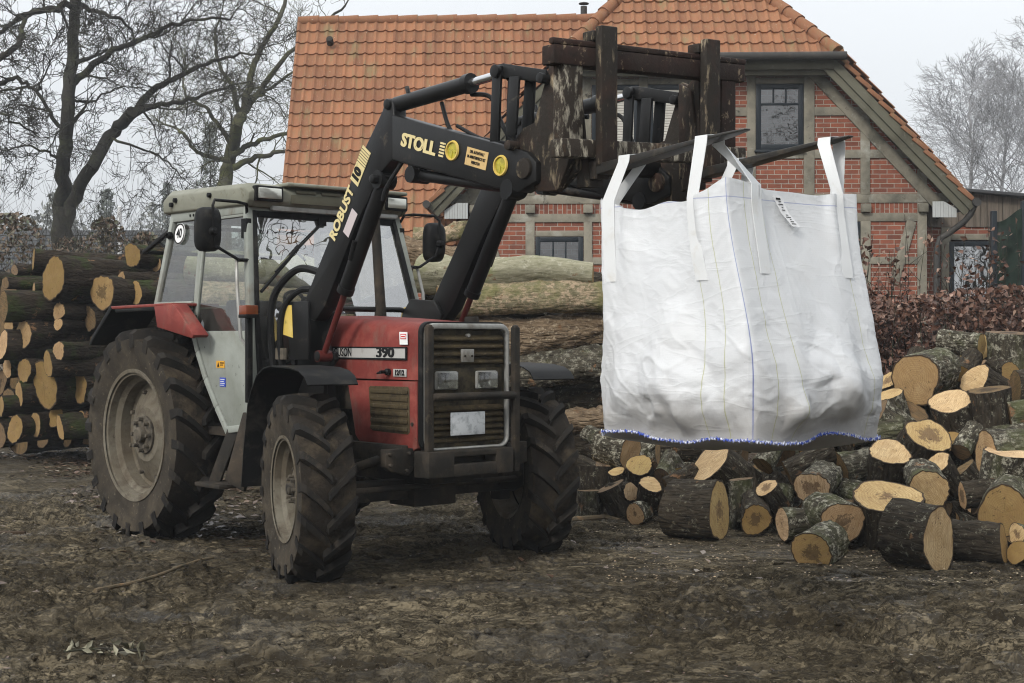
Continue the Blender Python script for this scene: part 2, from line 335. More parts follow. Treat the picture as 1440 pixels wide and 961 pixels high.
M['shrub_leaf'] = mat_leaf('brown_green_leaf', [(.09, .085, .05), (.13, .09, .055), (.11, .065, .04), (.10, .115, .065)])
M['forest'] = mat_leaf('far_wood', [(.17, .175, .16), (.20, .20, .18), (.16, .175, .155), (.22, .21, .19)])  # tones paled to stand in for haze over the wood

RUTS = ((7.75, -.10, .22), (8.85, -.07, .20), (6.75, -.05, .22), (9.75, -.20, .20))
def mat_mud():
    t = NT('churned_mud')
    oc = t.coord('Object'); fl = t.coord('Object', (.42, 1.35, 1))
    big = t.ramp(t.noise(oc, .5, 5, .6), [(.36, 0), (.64, 1)])
    c = t.mix(big, (.140, .112, .070), (.225, .184, .120))
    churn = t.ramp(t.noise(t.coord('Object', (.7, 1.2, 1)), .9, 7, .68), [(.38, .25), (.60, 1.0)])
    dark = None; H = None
    for sc, w0, k in ((2.4, .022, 1.0), (5.5, .030, .95), (13, .034, .75), (34, .04, .35)):  # dark crevice streaks painted in place of shade between the mud plates
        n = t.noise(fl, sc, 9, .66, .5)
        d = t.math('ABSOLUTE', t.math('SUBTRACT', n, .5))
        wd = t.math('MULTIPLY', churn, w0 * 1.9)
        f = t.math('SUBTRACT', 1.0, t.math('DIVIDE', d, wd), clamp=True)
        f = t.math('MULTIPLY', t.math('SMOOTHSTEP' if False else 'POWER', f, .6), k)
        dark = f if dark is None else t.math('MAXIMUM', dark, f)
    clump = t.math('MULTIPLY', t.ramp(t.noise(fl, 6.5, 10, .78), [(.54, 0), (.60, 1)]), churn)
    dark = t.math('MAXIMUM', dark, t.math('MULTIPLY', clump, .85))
    # lug prints and rut edges darkened in the colour, standing in for shade
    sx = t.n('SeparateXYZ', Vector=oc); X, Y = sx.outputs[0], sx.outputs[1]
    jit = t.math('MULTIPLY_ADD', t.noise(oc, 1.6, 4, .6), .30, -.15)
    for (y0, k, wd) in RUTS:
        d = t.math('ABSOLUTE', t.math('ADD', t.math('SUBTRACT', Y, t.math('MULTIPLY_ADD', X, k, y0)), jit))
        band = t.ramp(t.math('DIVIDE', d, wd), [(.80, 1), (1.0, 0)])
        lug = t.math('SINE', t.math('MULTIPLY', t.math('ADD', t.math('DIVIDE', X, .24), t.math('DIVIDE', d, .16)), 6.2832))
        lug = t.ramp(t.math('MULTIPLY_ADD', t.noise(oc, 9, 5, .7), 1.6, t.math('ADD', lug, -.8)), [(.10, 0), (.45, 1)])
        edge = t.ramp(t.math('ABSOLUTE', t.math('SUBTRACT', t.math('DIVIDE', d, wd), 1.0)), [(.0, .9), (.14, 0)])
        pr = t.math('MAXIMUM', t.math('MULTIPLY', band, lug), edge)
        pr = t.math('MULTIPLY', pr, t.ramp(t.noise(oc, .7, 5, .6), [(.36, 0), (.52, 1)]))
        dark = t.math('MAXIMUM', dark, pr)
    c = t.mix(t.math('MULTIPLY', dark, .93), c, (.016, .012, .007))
    c = t.mix(t.ramp(t.noise(oc, 75, 4, .75), [(.64, 0), (.70, 1)]), c, (.36, .32, .24))
    wetn = t.noise(oc, 1.1, 8, .7)
    t.l(t.ramp(wetn, [(.50, .10), (.62, .42)]), t.b.inputs['Specular IOR Level'])
    rg = t.ramp(wetn, [(.50, .8), (.62, .24)])
    nb = t.bump(t.math('SUBTRACT', 1.0, dark), .9, .03)
    nb = t.bump(t.noise(oc, 60, 8, .75), .8, .02, nb)
    return t.fin(c, rg, nb)
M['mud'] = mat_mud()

def mat_bag():
    t = NT('woven_white_fabric')
    uv = t.n('TexCoord').outputs['UV']
    sp = t.n('SeparateXYZ', Vector=uv)
    u, v = sp.outputs[0], sp.outputs[1]
    def line(x, c0, wd):
        return t.math('LESS_THAN', t.math('ABSOLUTE', t.math('SUBTRACT', x, c0)), wd)
    c = t.mix(t.math('MULTIPLY', t.ramp(t.noise(t.coord('Object'), 3, 6, .6), [(.45, 0), (.8, 1)]), .3), (.755, .765, .775), (.66, .65, .62))
    c = t.mix(t.math('MULTIPLY', t.ramp(t.noise(t.coord('Object'), 40, 4, .7), [(.70, 0), (.74, 1)]), .6), c, (.35, .32, .27))
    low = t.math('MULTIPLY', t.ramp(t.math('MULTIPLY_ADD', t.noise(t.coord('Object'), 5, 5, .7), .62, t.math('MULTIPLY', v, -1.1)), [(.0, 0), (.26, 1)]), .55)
    c = t.mix(low, c, (.36, .33, .29))  # dirt and the shade of the load inside, painted into the lower fabric
    for u0 in (.74, .87, 1.13, 1.27, 1.86):
        c = t.mix(t.math('MULTIPLY', line(u, u0, .0022), .75), c, (.42, .42, .10))
    c = t.mix(t.math('MULTIPLY', line(u, 1.0, .0026), .85), c, (.09, .13, .42))
    c = t.mix(t.math('MULTIPLY', line(v, 1.215, .0024), .7), c, (.12, .16, .45))
    wv = t.noise(t.n('Mapping', Vector=uv, Scale=(40, 400, 1)).outputs[0], 1, 2, .5)
    wv2 = t.noise(t.n('Mapping', Vector=uv, Scale=(400, 40, 1)).outputs[0], 1, 2, .5)
    wr = t.noise(t.coord('Object', (1, 1, 1.5)), 9, 6, .65, 1.2)
    nb = t.bump(wr, .10, .03)
    for sc_, vs_, st_ in ((1.7, (1, 1, .55), .16), (3.2, (.5, .5, 2.0), .13)):   # sharp creases
        cn = t.math('POWER', t.math('SUBTRACT', 1.0, t.math('ABSOLUTE', t.math('MULTIPLY_ADD', t.noise(t.coord('Object', vs_), sc_, 3, .55, .6), 2.0, -1.0))), 22.0)
        nb = t.bump(cn, st_, .012, nb)
    nb = t.bump(t.math('ADD', wv, wv2), .25, .002, nb)
    gr1 = t.n('TexWave', Vector=uv, Scale=26.0, _bands_direction='X', Distortion=.6).outputs[1]; gr2 = t.n('TexWave', Vector=uv, Scale=26.0, _bands_direction='Y', Distortion=.6).outputs[1]
    c = t.mix(t.math('MULTIPLY', t.math('MULTIPLY', gr1, gr2), .10), c, (.5, .5, .5))
    t.fin(c, .5, nb)
    tl = t.n('BsdfTranslucent', Color=(.86, .87, .87, 1), Normal=nb).outputs[0]
    t.l(t.n('MixShader', Fac=.30, i1=t.b.outputs[0], i2=tl).outputs[0], t.out.inputs[0])
    return t.m
M['bag'] = mat_bag()
M['strap'] = paint('white_webbing', (.66, .67, .67), .6, [((.55, .53, .48), 8, .55, .8)], (120, .3, .002))
M['thread'] = paint('blue_overlock_thread', (.06, .10, .42), .7, [((.62, .64, .72), 60, .47, .53)])
M['label_white'] = paint('label_white', (.72, .72, .72), .5)

# ------------------------------------------------------------------ mesh builder
class MB:
    def __init__(s): s.v = []; s.f = []
    def add(s, v, f):
        b = len(s.v); s.v += [tuple(p) for p in v]; s.f += [tuple(i + b for i in q) for q in f]; return s
    def box(s, c, size, rot=None):
        h = [x / 2 for x in size]; vs = []
        for x in (-1, 1):
            for y in (-1, 1):
                for z in (-1, 1):
                    p = Vector((x * h[0], y * h[1], z * h[2]))
                    if rot is not None: p = rot @ p
                    vs.append(p + Vector(c))
        return s.add(vs, [(0, 1, 3, 2), (4, 6, 7, 5), (0, 4, 5, 1), (2, 3, 7, 6), (0, 2, 6, 4), (1, 5, 7, 3)])
    def b6(s, x0, x1, y0, y1, z0, z1):
        return s.box(((x0 + x1) / 2, (y0 + y1) / 2, (z0 + z1) / 2), (x1 - x0, y1 - y0, z1 - z0))
    def beam(s, p, q, wd, h, up=(0, 0, 1)):
        p, q = Vector(p), Vector(q); x = (q - p).normalized(); up = Vector(up)
        y = up.cross(x)
        if y.length < 1e-4: y = Vector((0, 1, 0)).cross(x)
        y.normalize(); z = x.cross(y)
        return s.box((p + q) / 2, ((q - p).length, wd, h), Matrix((x, y, z)).transposed())
    def prism(s, poly, y0, y1, ax=1):
        """polygon in the plane across axis ax, extruded from y0 to y1"""
        n = len(poly); vs = []
        for y in (y0, y1):
            for a, b in poly:
                vs.append((a, y, b) if ax == 1 else ((y, a, b) if ax == 0 else (a, b, y)))
        fs = [tuple(range(n)), tuple(range(2 * n - 1, n - 1, -1))]
        fs += [(i, i + n, (i + 1) % n + n, (i + 1) % n) for i in range(n)]
        return s.add(vs, fs)
    def tube(s, pts, r, n=10, cap=True):
        pts = [Vector(p) for p in pts]; m = len(pts)
        rs = r if hasattr(r, '__len__') else [r] * m
        vs, fs = [], []; ref = None
        for i, p in enumerate(pts):
            d = (pts[min(i + 1, m - 1)] - pts[max(i - 1, 0)]).normalized()
            if ref is None:
                ref = Vector((0, 0, 1)) if abs(d.z) < .9 else Vector((1, 0, 0))
            a = (ref - d * ref.dot(d)).normalized(); ref = a; b = d.cross(a)
            for k in range(n):
                t = 2 * math.pi * k / n; vs.append(p + (a * math.cos(t) + b * math.sin(t)) * rs[i])
        for i in range(m - 1):
            for k in range(n):
                fs.append((i * n + k, i * n + (k + 1) % n, (i + 1) * n + (k + 1) % n, (i + 1) * n + k))
        if cap: fs += [tuple(range(n - 1, -1, -1)), tuple(range((m - 1) * n, m * n))]
        return s.add(vs, fs)
    def lathe(s, prof, c, n=48, rot=None, closed=False):
        """profile (radius, offset along local Y axis)"""
        vs, fs = [], []; m = len(prof); c = Vector(c)
        for r, h in prof:
            for k in range(n):
                t = 2 * math.pi * k / n; p = Vector((r * math.cos(t), h, r * math.sin(t)))
                if rot is not None: p = rot @ p
                vs.append(p + c)
        for i in range(m - 1 + (1 if closed else 0)):
            j = (i + 1) % m
            for k in range(n):
                fs.append((i * n + k, j * n + k, j * n + (k + 1) % n, i * n + (k + 1) % n))
        return s.add(vs, fs)
    def cyl(s, p, q, r, n=14): return s.tube([p, q], r, n)
    def build(s, name, mat, parent=None, bevel=0.0, ang=38, smooth=True):
        me = bpy.data.meshes.new(name); me.from_pydata(s.v, [], s.f)
        bm = bmesh.new(); bm.from_mesh(me); bmesh.ops.recalc_face_normals(bm, faces=bm.faces)
        if bevel > 0:
            es = [e for e in bm.edges if len(e.link_faces) == 2 and e.calc_face_angle(0) > R(35)]
            bmesh.ops.bevel(bm, geom=es, offset=bevel, segments=2, profile=.5, affect='EDGES', clamp_overlap=True)
        bm.to_mesh(me); bm.free()
        if smooth:
            me.shade_smooth(); me.set_sharp_from_angle(angle=R(ang))
        me.materials.append(mat)
        o = bpy.data.objects.new(name, me); COL.objects.link(o)
        if parent is not None: o.parent = parent
        return o

def npmesh(name, V, F, mat, parent=None, smooth=True, uv=None):
    me = bpy.data.meshes.new(name); V = np.asarray(V, np.float32); F = np.asarray(F, np.int32); k = F.shape[1]
    me.vertices.add(len(V)); me.vertices.foreach_set('co', V.ravel())
    me.loops.add(F.size); me.loops.foreach_set('vertex_index', F.ravel())
    me.polygons.add(len(F)); me.polygons.foreach_set('loop_start', np.arange(0, F.size, k, dtype=np.int32))
    me.update(calc_edges=True)
    if uv is not None:
        l = me.uv_layers.new(name='UVMap'); l.data.foreach_set('uv', np.asarray(uv, np.float32)[F.ravel()].ravel())
    if smooth: me.shade_smooth()
    me.materials.append(mat)
    o = bpy.data.objects.new(name, me); COL.objects.link(o)
    if parent is not None: o.parent = parent
    return o
def grid_faces(nu, nv, closed=False):
    i, j = np.meshgrid(np.arange(nu if closed else nu - 1), np.arange(nv - 1), indexing='ij')
    a = i * nv + j; b = ((i + 1) % nu) * nv + j
    return np.stack([a, b, b + 1, a + 1], -1).reshape(-1, 4)
def empty(name, loc=(0, 0, 0), rz=0.0):
    o = bpy.data.objects.new(name, None); COL.objects.link(o); o.location = loc; o.rotation_euler = (0, 0, rz); o.empty_display_size = .2; return o
def tag(o, label=None, cat=None, group=None, kind=None):
    if label: o['label'] = label
    if cat: o['category'] = cat
    if group: o['group'] = group
    if kind: o['kind'] = kind
    return o
def lettering(body, size, mat, parent, org, xd, yd, bold=0.0, name='lettering', align='LEFT', sx=1.0, shear=0.0):
    cu = bpy.data.curves.new('txt', 'FONT'); cu.body = body; cu.size = size; cu.offset = bold; cu.extrude = .0008
    cu.align_x = align; cu.align_y = 'CENTER'; cu.shear = shear; cu.resolution_u = 3
    o = bpy.data.objects.new('txt', cu); me = bpy.data.meshes.new_from_object(o); bpy.data.objects.remove(o)
    me.name = name; xd = Vector(xd).normalized(); yd = Vector(yd); yd = (yd - xd * yd.dot(xd)).normalized(); zd = xd.cross(yd)
    mt = Matrix((xd * sx, yd, zd)).transposed().to_4x4(); mt.translation = Vector(org)
    me.transform(mt); me.materials.clear(); me.materials.append(mat)
    o = bpy.data.objects.new(name, me); COL.objects.link(o); o.parent = parent; return o
# ------------------------------------------------------------------ the tractor (its own axes: x forward, y to its left, z up; origin under the rear axle)
TX, TY, TH = -2.218, 11.534, R(-48.71)
trac = empty('tractor', (TX, TY, 0), TH)
tag(trac, 'muddy red tractor with a grey cab and black front loader lifting the white bulk bag', 'tractor')

def wheel(c, rad, width, rimr, side, steer, nl, seed):
    """wheel with its own rim, tyre and hub; local Y is the axle, outward = side"""
    rot = Matrix.Rotation(steer, 3, 'Z'); o = side
    hw = width / 2; c = Vector(c)
    # rim: deep dish
    pr = [(rimr * .99, hw * .88), (rimr * 1.05, hw * .90), (rimr * 1.05, hw * .84), (rimr * .95, hw * .80), (rimr * .93, hw * .55), (rimr * .86, hw * .40), (rimr * .85, hw * .02),
          (rimr * .80, -hw * .02), (rimr * .62, hw * .20), (rimr * .45, hw * .34), (rimr * .43, hw * .38), (rimr * .30, hw * .38), (.001, hw * .38)]
    mb = MB().lathe([(r, h * o) for r, h in pr], c, 64, rot)
    mb.lathe([(rimr * .85, -hw * .05 * o), (rimr * .95, -hw * .8 * o), (rimr * 1.05, -hw * .9 * o)], c, 64, rot)
    wh = mb.build('wheel', M['rim'], trac, ang=30)
    # carcass
    ps = []
    for k in range(33):
        a = -1 + 2 * k / 32; u = abs(a); sg = 1 if a > 0 else -1
        if u > .62:
            q = (u - .62) / .38; h = sg * hw * (.98 + .06 * math.sin(q * math.pi)) * (1 - .14 * q); r = rimr * 1.02 + (rad * .892 - rimr * 1.02) * (1 - q ** 1.35)
        else:
            h = a / .62 * hw * .98; r = rad * (.922 - .03 * (u / .62) ** 2)
        ps.append((r, h))
    ty = MB().lathe(ps, c, 96, rot)
    rim_n = len(ty.f)
    # bead ring step on the sidewall
    ty_o = None
    rng = random.Random(seed)
    vs, fs = [], []
    def surf(th, a, lift):
        r = rad * (.955 - .03 * a * a) + lift; y = a * hw * .98
        return (r, y)
    for s2 in (-1, 1):
        for i in range(nl):
            ph = 2 * math.pi * (i + (.5 if s2 > 0 else 0)) / nl
            n = 9; ringv = []
            dth = 1.05 * hw / rad
            for k in range(n):
                q = k / (n - 1)                                   # 0 centre .. 1 over the shoulder
                a = s2 * (-.06 + q * 1.10)
                th0 = ph - dth * (q ** .85) * 1.0                       # the bars trail outwards
                wdt = (.036 + .016 * q) * (1 if rad > .7 else 1.2)
                lug = rad * .052 * (1.0 if q < .92 else .8)
                aa = max(-1.0, min(1.0, a))
                r0 = rad * (.922 - .03 * aa * aa) - .012
                r1 = rad * (1.0 - .018 * aa * aa) - (.030 if q > .97 else 0)
                y = a * hw * .98
                if q > .97: r0 -= .05
                tp = .72
                sec = [(r0, y, th0 - wdt), (r1, y, th0 - wdt * tp), (r1, y, th0 + wdt * tp), (r0, y, th0 + wdt)]
                for (r, yy, tt) in sec:
                    p = rot @ Vector((r * math.sin(tt), yy, r * math.cos(tt))) + c
                    ringv.append(p)
            b = len(vs); vs += ringv
            for k in range(n - 1):
                for e in range(3):
                    fs.append((b + k * 4 + e, b + k * 4 + e + 1, b + k * 4 + 4 + e + 1, b + k * 4 + 4 + e))
            fs.append((b, b + 1, b + 2, b + 3)); e = b + (n - 1) * 4; fs.append((e + 3, e + 2, e + 1, e))
    ty.add(vs, fs)
    tyre = ty.build('tyre', M['tyre'], wh, ang=32)
    tyre.data.materials.append(M['sidewall']); tyre.data.materials.append(M['tread_mud'])
    for i, p in enumerate(tyre.data.polygons):
        q = (rot.inverted() @ (p.center - c)); rr = math.hypot(q.x, q.z)
        if i < rim_n and rr < rad * .893 and abs(q.y) > hw * .7: p.material_index = 1
        elif i < rim_n and rr > rad * .8: p.material_index = 2
    hb = MB()
    hr = rimr * .30
    hb.lathe([(hr, hw * .36 * o), (hr, hw * .46 * o), (hr * .8, hw * .50 * o), (hr * .42, hw * .50 * o), (hr * .40, hw * .70 * o), (hr * .3, hw * .76 * o), (.001, hw * .76 * o)], c, 28, rot)
    for k in range(8):
        t = 2 * math.pi * k / 8; p0 = Vector((hr * .82 * math.cos(t), hw * .48 * o, hr * .82 * math.sin(t))); p1 = p0 + Vector((0, hw * .20 * o, 0))
        hb.cyl(rot @ p0 + c, rot @ p1 + c, hr * .11, 6)
        t += .3; p0 = Vector((rimr * .70 * math.cos(t), hw * .12 * o, rimr * .70 * math.sin(t))); p1 = p0 + Vector((0, hw * .14 * o, 0))
        hb.cyl(rot @ p0 + c, rot @ p1 + c, rimr * .035, 6)
    hb.build('hub', M['hub'], wh, ang=30)
    return wh
RR, RF, WB = .825, .608, 2.437
wheel((0, -.735, RR - .02), RR, .43, .485, -1, 0, 20, 1)
wheel((0, .735, RR - .02), RR, .43, .485, 1, 0, 20, 2)
ST = -.326
wheel((WB, -.935, RF - .02), RF, .345, .325, -1, ST, 18, 3)
wheel((WB, .935, RF - .02), RF, .345, .325, 1, ST, 18, 4)

# driveline
mb = MB().b6(-.35, 1.35, -.24, .24, .50, 1.05).b6(1.3, 2.75, -.20, .20, .58, 1.15).b6(-.2, .2, -.62, .62, .68, .98)
mb.b6(.3, 1.3, -.33, .33, .55, .80).b6(1.35, 2.0, -.28, .28, 1.05, 1.25)
mb.build('gearbox', M['dark_iron'], trac, .02)
mb = MB().b6(WB - .07, WB + .07, -.74, .74, .47, .60).b6(WB - .14, WB + .14, -.18, .18, .42, .68).tube([(WB + .17, -.70, .56), (WB + .17, .70, .56)], .022, 8)
for s in (-1, 1):
    mb.lathe([(.001, s * .62), (.11, s * .62), (.13, s * .70), (.14, s * .80), (.12, s * .86), (.001, s * .86)], (WB, 0, RF - .02), 20)
    mb.b6(WB - .05, WB + .05, s * .70 - .05, s * .70 + .05, .40, .78)
mb.tube([(WB + .02, -.66, .68), (2.6, -.45, .76), (2.85, -.30, .78)], [.03, .035, .03], 8)
mb.build('front_axle', M['dark_iron'], trac, .012)
mb = MB().b6(1.2, 2.6, -.20, .20, 1.1, 1.5)
mb.build('engine', M['dark_iron'], trac, .02)

# bonnet
def hood_sec(x, w_, z1, z0=1.275):
    pts = []
    for (y, z) in [(w_, z0), (w_ + .004, z0 + .12), (w_, z1 - .10), (w_ - .014, z1 - .045), (w_ - .05, z1 - .012), (w_ - .12, z1), (0, z1 + .012)]:
        pts.append((x, y, z))
    full = [(x, -p[1], p[2]) for p in pts] + [(x, p[1], p[2]) for p in reversed(pts[:-1])]
    return full
secs = [hood_sec(1.50, .37, 1.70), hood_sec(1.9, .37, 1.695), hood_sec(2.4, .365, 1.672), hood_sec(2.80, .36, 1.645), hood_sec(2.865, .355, 1.632)]
n = len(secs[0]); mb = MB(); vs = [p for s_ in secs for p in s_]; fs = []
for i in range(len(secs) - 1):
    for k in range(n - 1): fs.append((i * n + k, i * n + k + 1, (i + 1) * n + k + 1, (i + 1) * n + k))
fs.append(tuple(range((len(secs) - 1) * n, len(secs) * n))); mb.add(vs, fs)
hood = mb.build('bonnet', M['red'], trac, ang=50)
tag(hood, 'faded red bonnet with a silver model band')
# lower side panels, each with a louvred screen
for s in (-1, 1):
    mb = MB(); y0, y1 = s * .30, s * .362
    mb.prism([(2.06, 1.262), (2.84, 1.268), (2.845, .835), (2.80, .815), (2.20, .850), (2.155, .89)], y0, y1)
    pn = mb.build('side_panel', M['red'], trac, .01)
    mb = MB(); ins = [(2.315, 1.215), (2.335, 1.228), (2.75, 1.232), (2.768, 1.215), (2.772, .935), (2.75, .92), (2.36, .928), (2.342, .945)]
    mb.prism(ins, s * .355, s * .3655)
    for k in range(6):
        z = 1.195 - k * .0485
        mb.prism([(z + .016, s * .364), (z - .004, s * .377), (z - .018, s * .364)][::1] if False else [(2.345, z + .014), (2.755, z + .014), (2.755, z - .014), (2.345, z - .014)], s * .364, s * .374)
    mb.build('louvre_screen', M['louvre'], pn, .006)
    MB().cyl((2.80, s * .36, .99), (2.80, s * .372, .99), .012, 8).build('bolt', M['dark_iron'], pn)
# bands and badges on the bonnet
yb = -.3765
st = MB().b6(1.60, 2.752, yb - .002, yb + .006, 1.405, 1.490).build('side_band', M['ink'], hood)
MB().b6(1.61, 2.742, yb - .0045, yb - .0025, 1.416, 1.479).build('silver_field', M['stripe_silver'], st)
lettering('FERGUSON', .080, M['ink'], hood, (1.835, yb - .006, 1.449), (1, 0, 0), (0, 0, 1), .0012, sx=.76)
for dx_ in (0, .006, .012):
    lettering('390', .092, M['ink'], hood, (2.42 + dx_, yb - .006 - dx_ * .05, 1.450), (1, 0, 0), (0, 0, 1), .0015, sx=1.45)
MB().b6(1.6, 2.752, -yb - .006, -yb + .002, 1.405, 1.490).build('side_band', M['stripe_silver'], hood)
bd = MB().b6(2.60, 2.744, -.372, -.365, 1.295, 1.345).build('badge', M['stripe_silver'], hood, .004)
lettering('12/12', .046, M['ink'], bd, (2.672, -.3735, 1.320), (1, 0, 0), (0, 0, 1), .003, align='CENTER')
MB().lathe([(.001, -.44), (.010, -.44), (.012, -.40), (.022, -.39), (.022, -.362)], (2.55, 0, 1.325), 12).tube([(2.49, -.42, 1.315), (2.55, -.425, 1.325)], [.006, .012], 8).build('bonnet_catch', M['black_plastic'], hood)
dc = MB().prism([(2.675, 1.588), (2.76, 1.586), (2.765, 1.505), (2.68, 1.505)], -.3735, -.3765).build('sticker', M['white_sign'], hood)
MB().b6(2.690, 2.752, -.3785, -.377, 1.540, 1.575).build('print', M['red_print'], dc)
MB().b6(2.695, 2.747, -.3795, -.3790, 1.546, 1.569).build('print_field', M['white_sign'], dc)
MB().b6(2.700, 2.742, -.3806, -.3800, 1.553, 1.562).build('print', M['red_print'], dc)
MB().lathe([(.001, .045), (.045, .045), (.05, .03), (.05, 0)], (2.72, .20, 1.648), 20, Matrix.Rotation(R(90), 3, 'X')).build('filler_cap', M['dark_iron'], hood)

# nose: rubber edge, pale surround, dusty louvres
def rrect(w0, w1, z0, z1, r, n=5):
    pts = []
    for cx, cz, a0 in ((w1 - r, z1 - r, 0), (w0 + r, z1 - r, 90), (w0 + r, z0 + r, 180), (w1 - r, z0 + r, 270)):
        for k in range(n + 1):
            a = R(a0 + 90 * k / n); pts.append((cx + r * math.cos(a), cz + r * math.sin(a)))
    return pts
def ring(mb, po, pi, x0, x1):
    n = len(po)
    vs = [(x0, a, b) for a, b in po] + [(x1, a, b) for a, b in po] + [(x1, a, b) for a, b in pi] + [(x0, a, b) for a, b in pi]
    fs = []
    for q in range(4):
        q2 = (q + 1) % 4
        for k in range(n): fs.append((q * n + k, q * n + (k + 1) % n, q2 * n + (k + 1) % n, q2 * n + k))
    return mb.add(vs, fs)
mb = MB(); ring(mb, rrect(-.362, .362, .815, 1.655, .07), rrect(-.33, .33, .83, 1.62, .06), 2.855, 2.90)
nose = mb.build('nose_edge', M['black_plastic'], trac, .004)
mb = MB(); ring(mb, rrect(-.350, .350, .822, 1.643, .07), rrect(-.330, .330, .838, 1.606, .055), 2.895, 2.940)
mb.build('grille_surround', M['chrome'], trac, .008)
mb = MB().prism(rrect(-.334, .334, .835, 1.610, .055), 2.885, 2.902, 0)
gr = mb.build('grille', M['grille'], trac)
mb = MB()
def louv(z, x=2.90):
    mb.add([(x, -.305, z + .034), (x + .030, -.305, z + .010), (x + .030, -.305, z - .004), (x, -.305, z - .012), (x, .305, z + .034), (x + .030, .305, z + .010), (x + .030, .305, z - .004), (x, .305, z - .012)],
           [(0, 1, 2, 3), (7, 6, 5, 4), (0, 4, 5, 1), (1, 5, 6, 2), (2, 6, 7, 3), (3, 7, 4, 0)])
for z in (1.535, 1.485, 1.435, 1.385): louv(z)
mb.build('grille_slats', M['louvre'], gr, .004); mb = MB()
for z in (1.075, 1.035, .995, .955, .915, .875): louv(z)
mb.build('grille_slats', M['louvre'], gr, .004)
MB().b6(2.902, 2.915, -.30, .30, 1.185, 1.352).build('lamp_panel', M['grille'], gr, .004)
bdg = MB().b6(2.925, 2.945, -.065, .035, 1.390, 1.475).build('nose_badge', M['chrome'], gr, .004)
for y in (-.045, .015): MB().cyl((2.94, y, 1.43), (2.952, y, 1.43), .007, 8).build('screw', M['dark_iron'], bdg)
MB().cyl((2.905, .0, 1.565), (2.935, .0, 1.565), .012, 10).build('screw', M['chrome'], gr)
for y in (-.187, .153):
    hl = MB().b6(2.915, 2.940, y - .092, y + .092, 1.212, 1.332).build('headlight', M['chrome'], trac, .012)
    tag(hl, 'square clear headlight in the grille')
    gy_, gz_ = np.meshgrid(np.linspace(-1, 1, 15), np.linspace(-1, 1, 11), indexing='ij'); rr2 = np.clip(gy_ ** 2 * .75 + gz_ ** 2 * .6, 0, 1.2)
    npmesh('reflector', np.stack([2.9415 - .016 * np.clip(1 - rr2, 0, 1), y + .080 * gy_, 1.272 + .050 * gz_], -1).reshape(-1, 3), grid_faces(15, 11), M['bowl'], hl)
    MB().lathe([(.001, -.012), (.012, -.010), (.014, .006)], (2.938, y, 1.272), 10, Matrix.Rotation(R(90), 3, 'Z')).build('bulb', M['chrome'], hl)
    MB().b6(2.9445, 2.951, y - .083, y + .083, 1.219, 1.325).build('lens', M['lens_clear'], hl, .002)
MB().b6(2.955, 2.963, -.175, .115, .915, 1.065).build('licence_plate', M['plate'], trac, .006)
# guard frame, weight carrier
mb = MB()
for y in (-.366, .366):
    mb.b6(2.955, 3.000, y - .024, y + .024, .66, 1.62).lathe([(.024, 0), (.02, .012), (.001, .016)], (2.977, y, 1.62), 12, Matrix.Rotation(R(90), 3, 'X'))
mb.tube([(2.99, -.35, 1.168), (2.99, .35, 1.168)], .026, 12)
mb.build('grille_guard', M['dark_iron'], trac, .006)
mb = MB()
po = [(-.40, .665), (.325, .645), (.325, .820), (-.375, .822)]
mb.b6(2.86, 3.02, -.40, -.19, .655, .822).b6(2.86, 3.02, .165, .315, .655, .822).b6(2.86, 3.02, -.195, .17, .655, .735).b6(2.86, 3.02, -.195, .17, .782, .822).b6(2.84, 2.90, -.2, .17, .66, .81)
mb.build('weight_carrier', M['dark_iron'], trac, .008)
mb = MB().prism([(-.62, .84), (-.40, .84), (-.40, .70), (-.44, .665), (-.58, .70), (-.62, .73)], 2.80, 2.86, 0)
for y, z in ((-.59, .81), (-.59, .74), (-.44, .81), (-.46, .70)): mb.cyl((2.85, y, z), (2.885, y, z), .014, 6)
mb.beam((1.6, -.46, .80), (2.85, -.46, .80), .05, .12)
mb.beam((1.6, .46, .80), (2.85, .46, .80), .05, .12)
mb.prism([(.40, .84), (.58, .84), (.58, .70), (.40, .66)], 2.80, 2.86, 0)
mb.build('loader_subframe', M['dark_iron'], trac, .006)

# cab
def cy(z): return .645 + max(0, 2.50 - z) * .115 if z > 1.58 else .75
mb = MB()
for s in (-1, 1):
    a0, a1, a2 = (1.24, s * .652, 2.50), (1.425, s * .742, 1.72), (1.50, s * .75, .93)
    mb.beam(a0, a1, .05, .055, (1, 0, 0)).beam(a1, a2, .045, .05, (1, 0, 0))
    mb.beam((.62, s * .652, 2.50), (.63, s * .745, 1.58), .035, .05, (1, 0, 0))
    mb.beam((.16, s * .652, 2.50), (.045, s * .745, 1.78), .045, .05, (1, 0, 0))
    mb.beam((.045, s * .745, 1.80), (.62, s * .745, 1.80), .04, .05)
    mb.beam((.14, s * .655, 2.475), (1.24, s * .655, 2.475), .045, .07)
    # rear edge of the doorway, curving round the mudguard
    cv = [(.63, 1.60), (.70, 1.45), (.82, 1.25), (.98, 1.05), (1.14, .87)]
    for p, q in zip(cv, cv[1:]): mb.beam((p[0], s * .745, p[1]), (q[0], s * .745, q[1]), .04, .05)
    mb.beam((1.12, s * .745, .89), (1.50, s * .745, .93), .04, .05)
mb.beam((1.24, -.64, 2.475), (1.24, .64, 2.475), .05, .06).beam((.15, -.64, 2.475), (.15, .64, 2.475), .05, .06).beam((.045, -.74, 1.78), (.045, .74, 1.78), .05, .06)
cab = mb.build('cab_frame', M['cab_paint'], trac, .008)
MB().b6(.1, 1.45, -.70, .70, .84, .90).prism([(.0, 1.78), (.05, 1.78), (.30, 1.35), (.30, .9), (.0, .9)], -.72, .72).build('cab_floor', M['dark_iron'], trac)
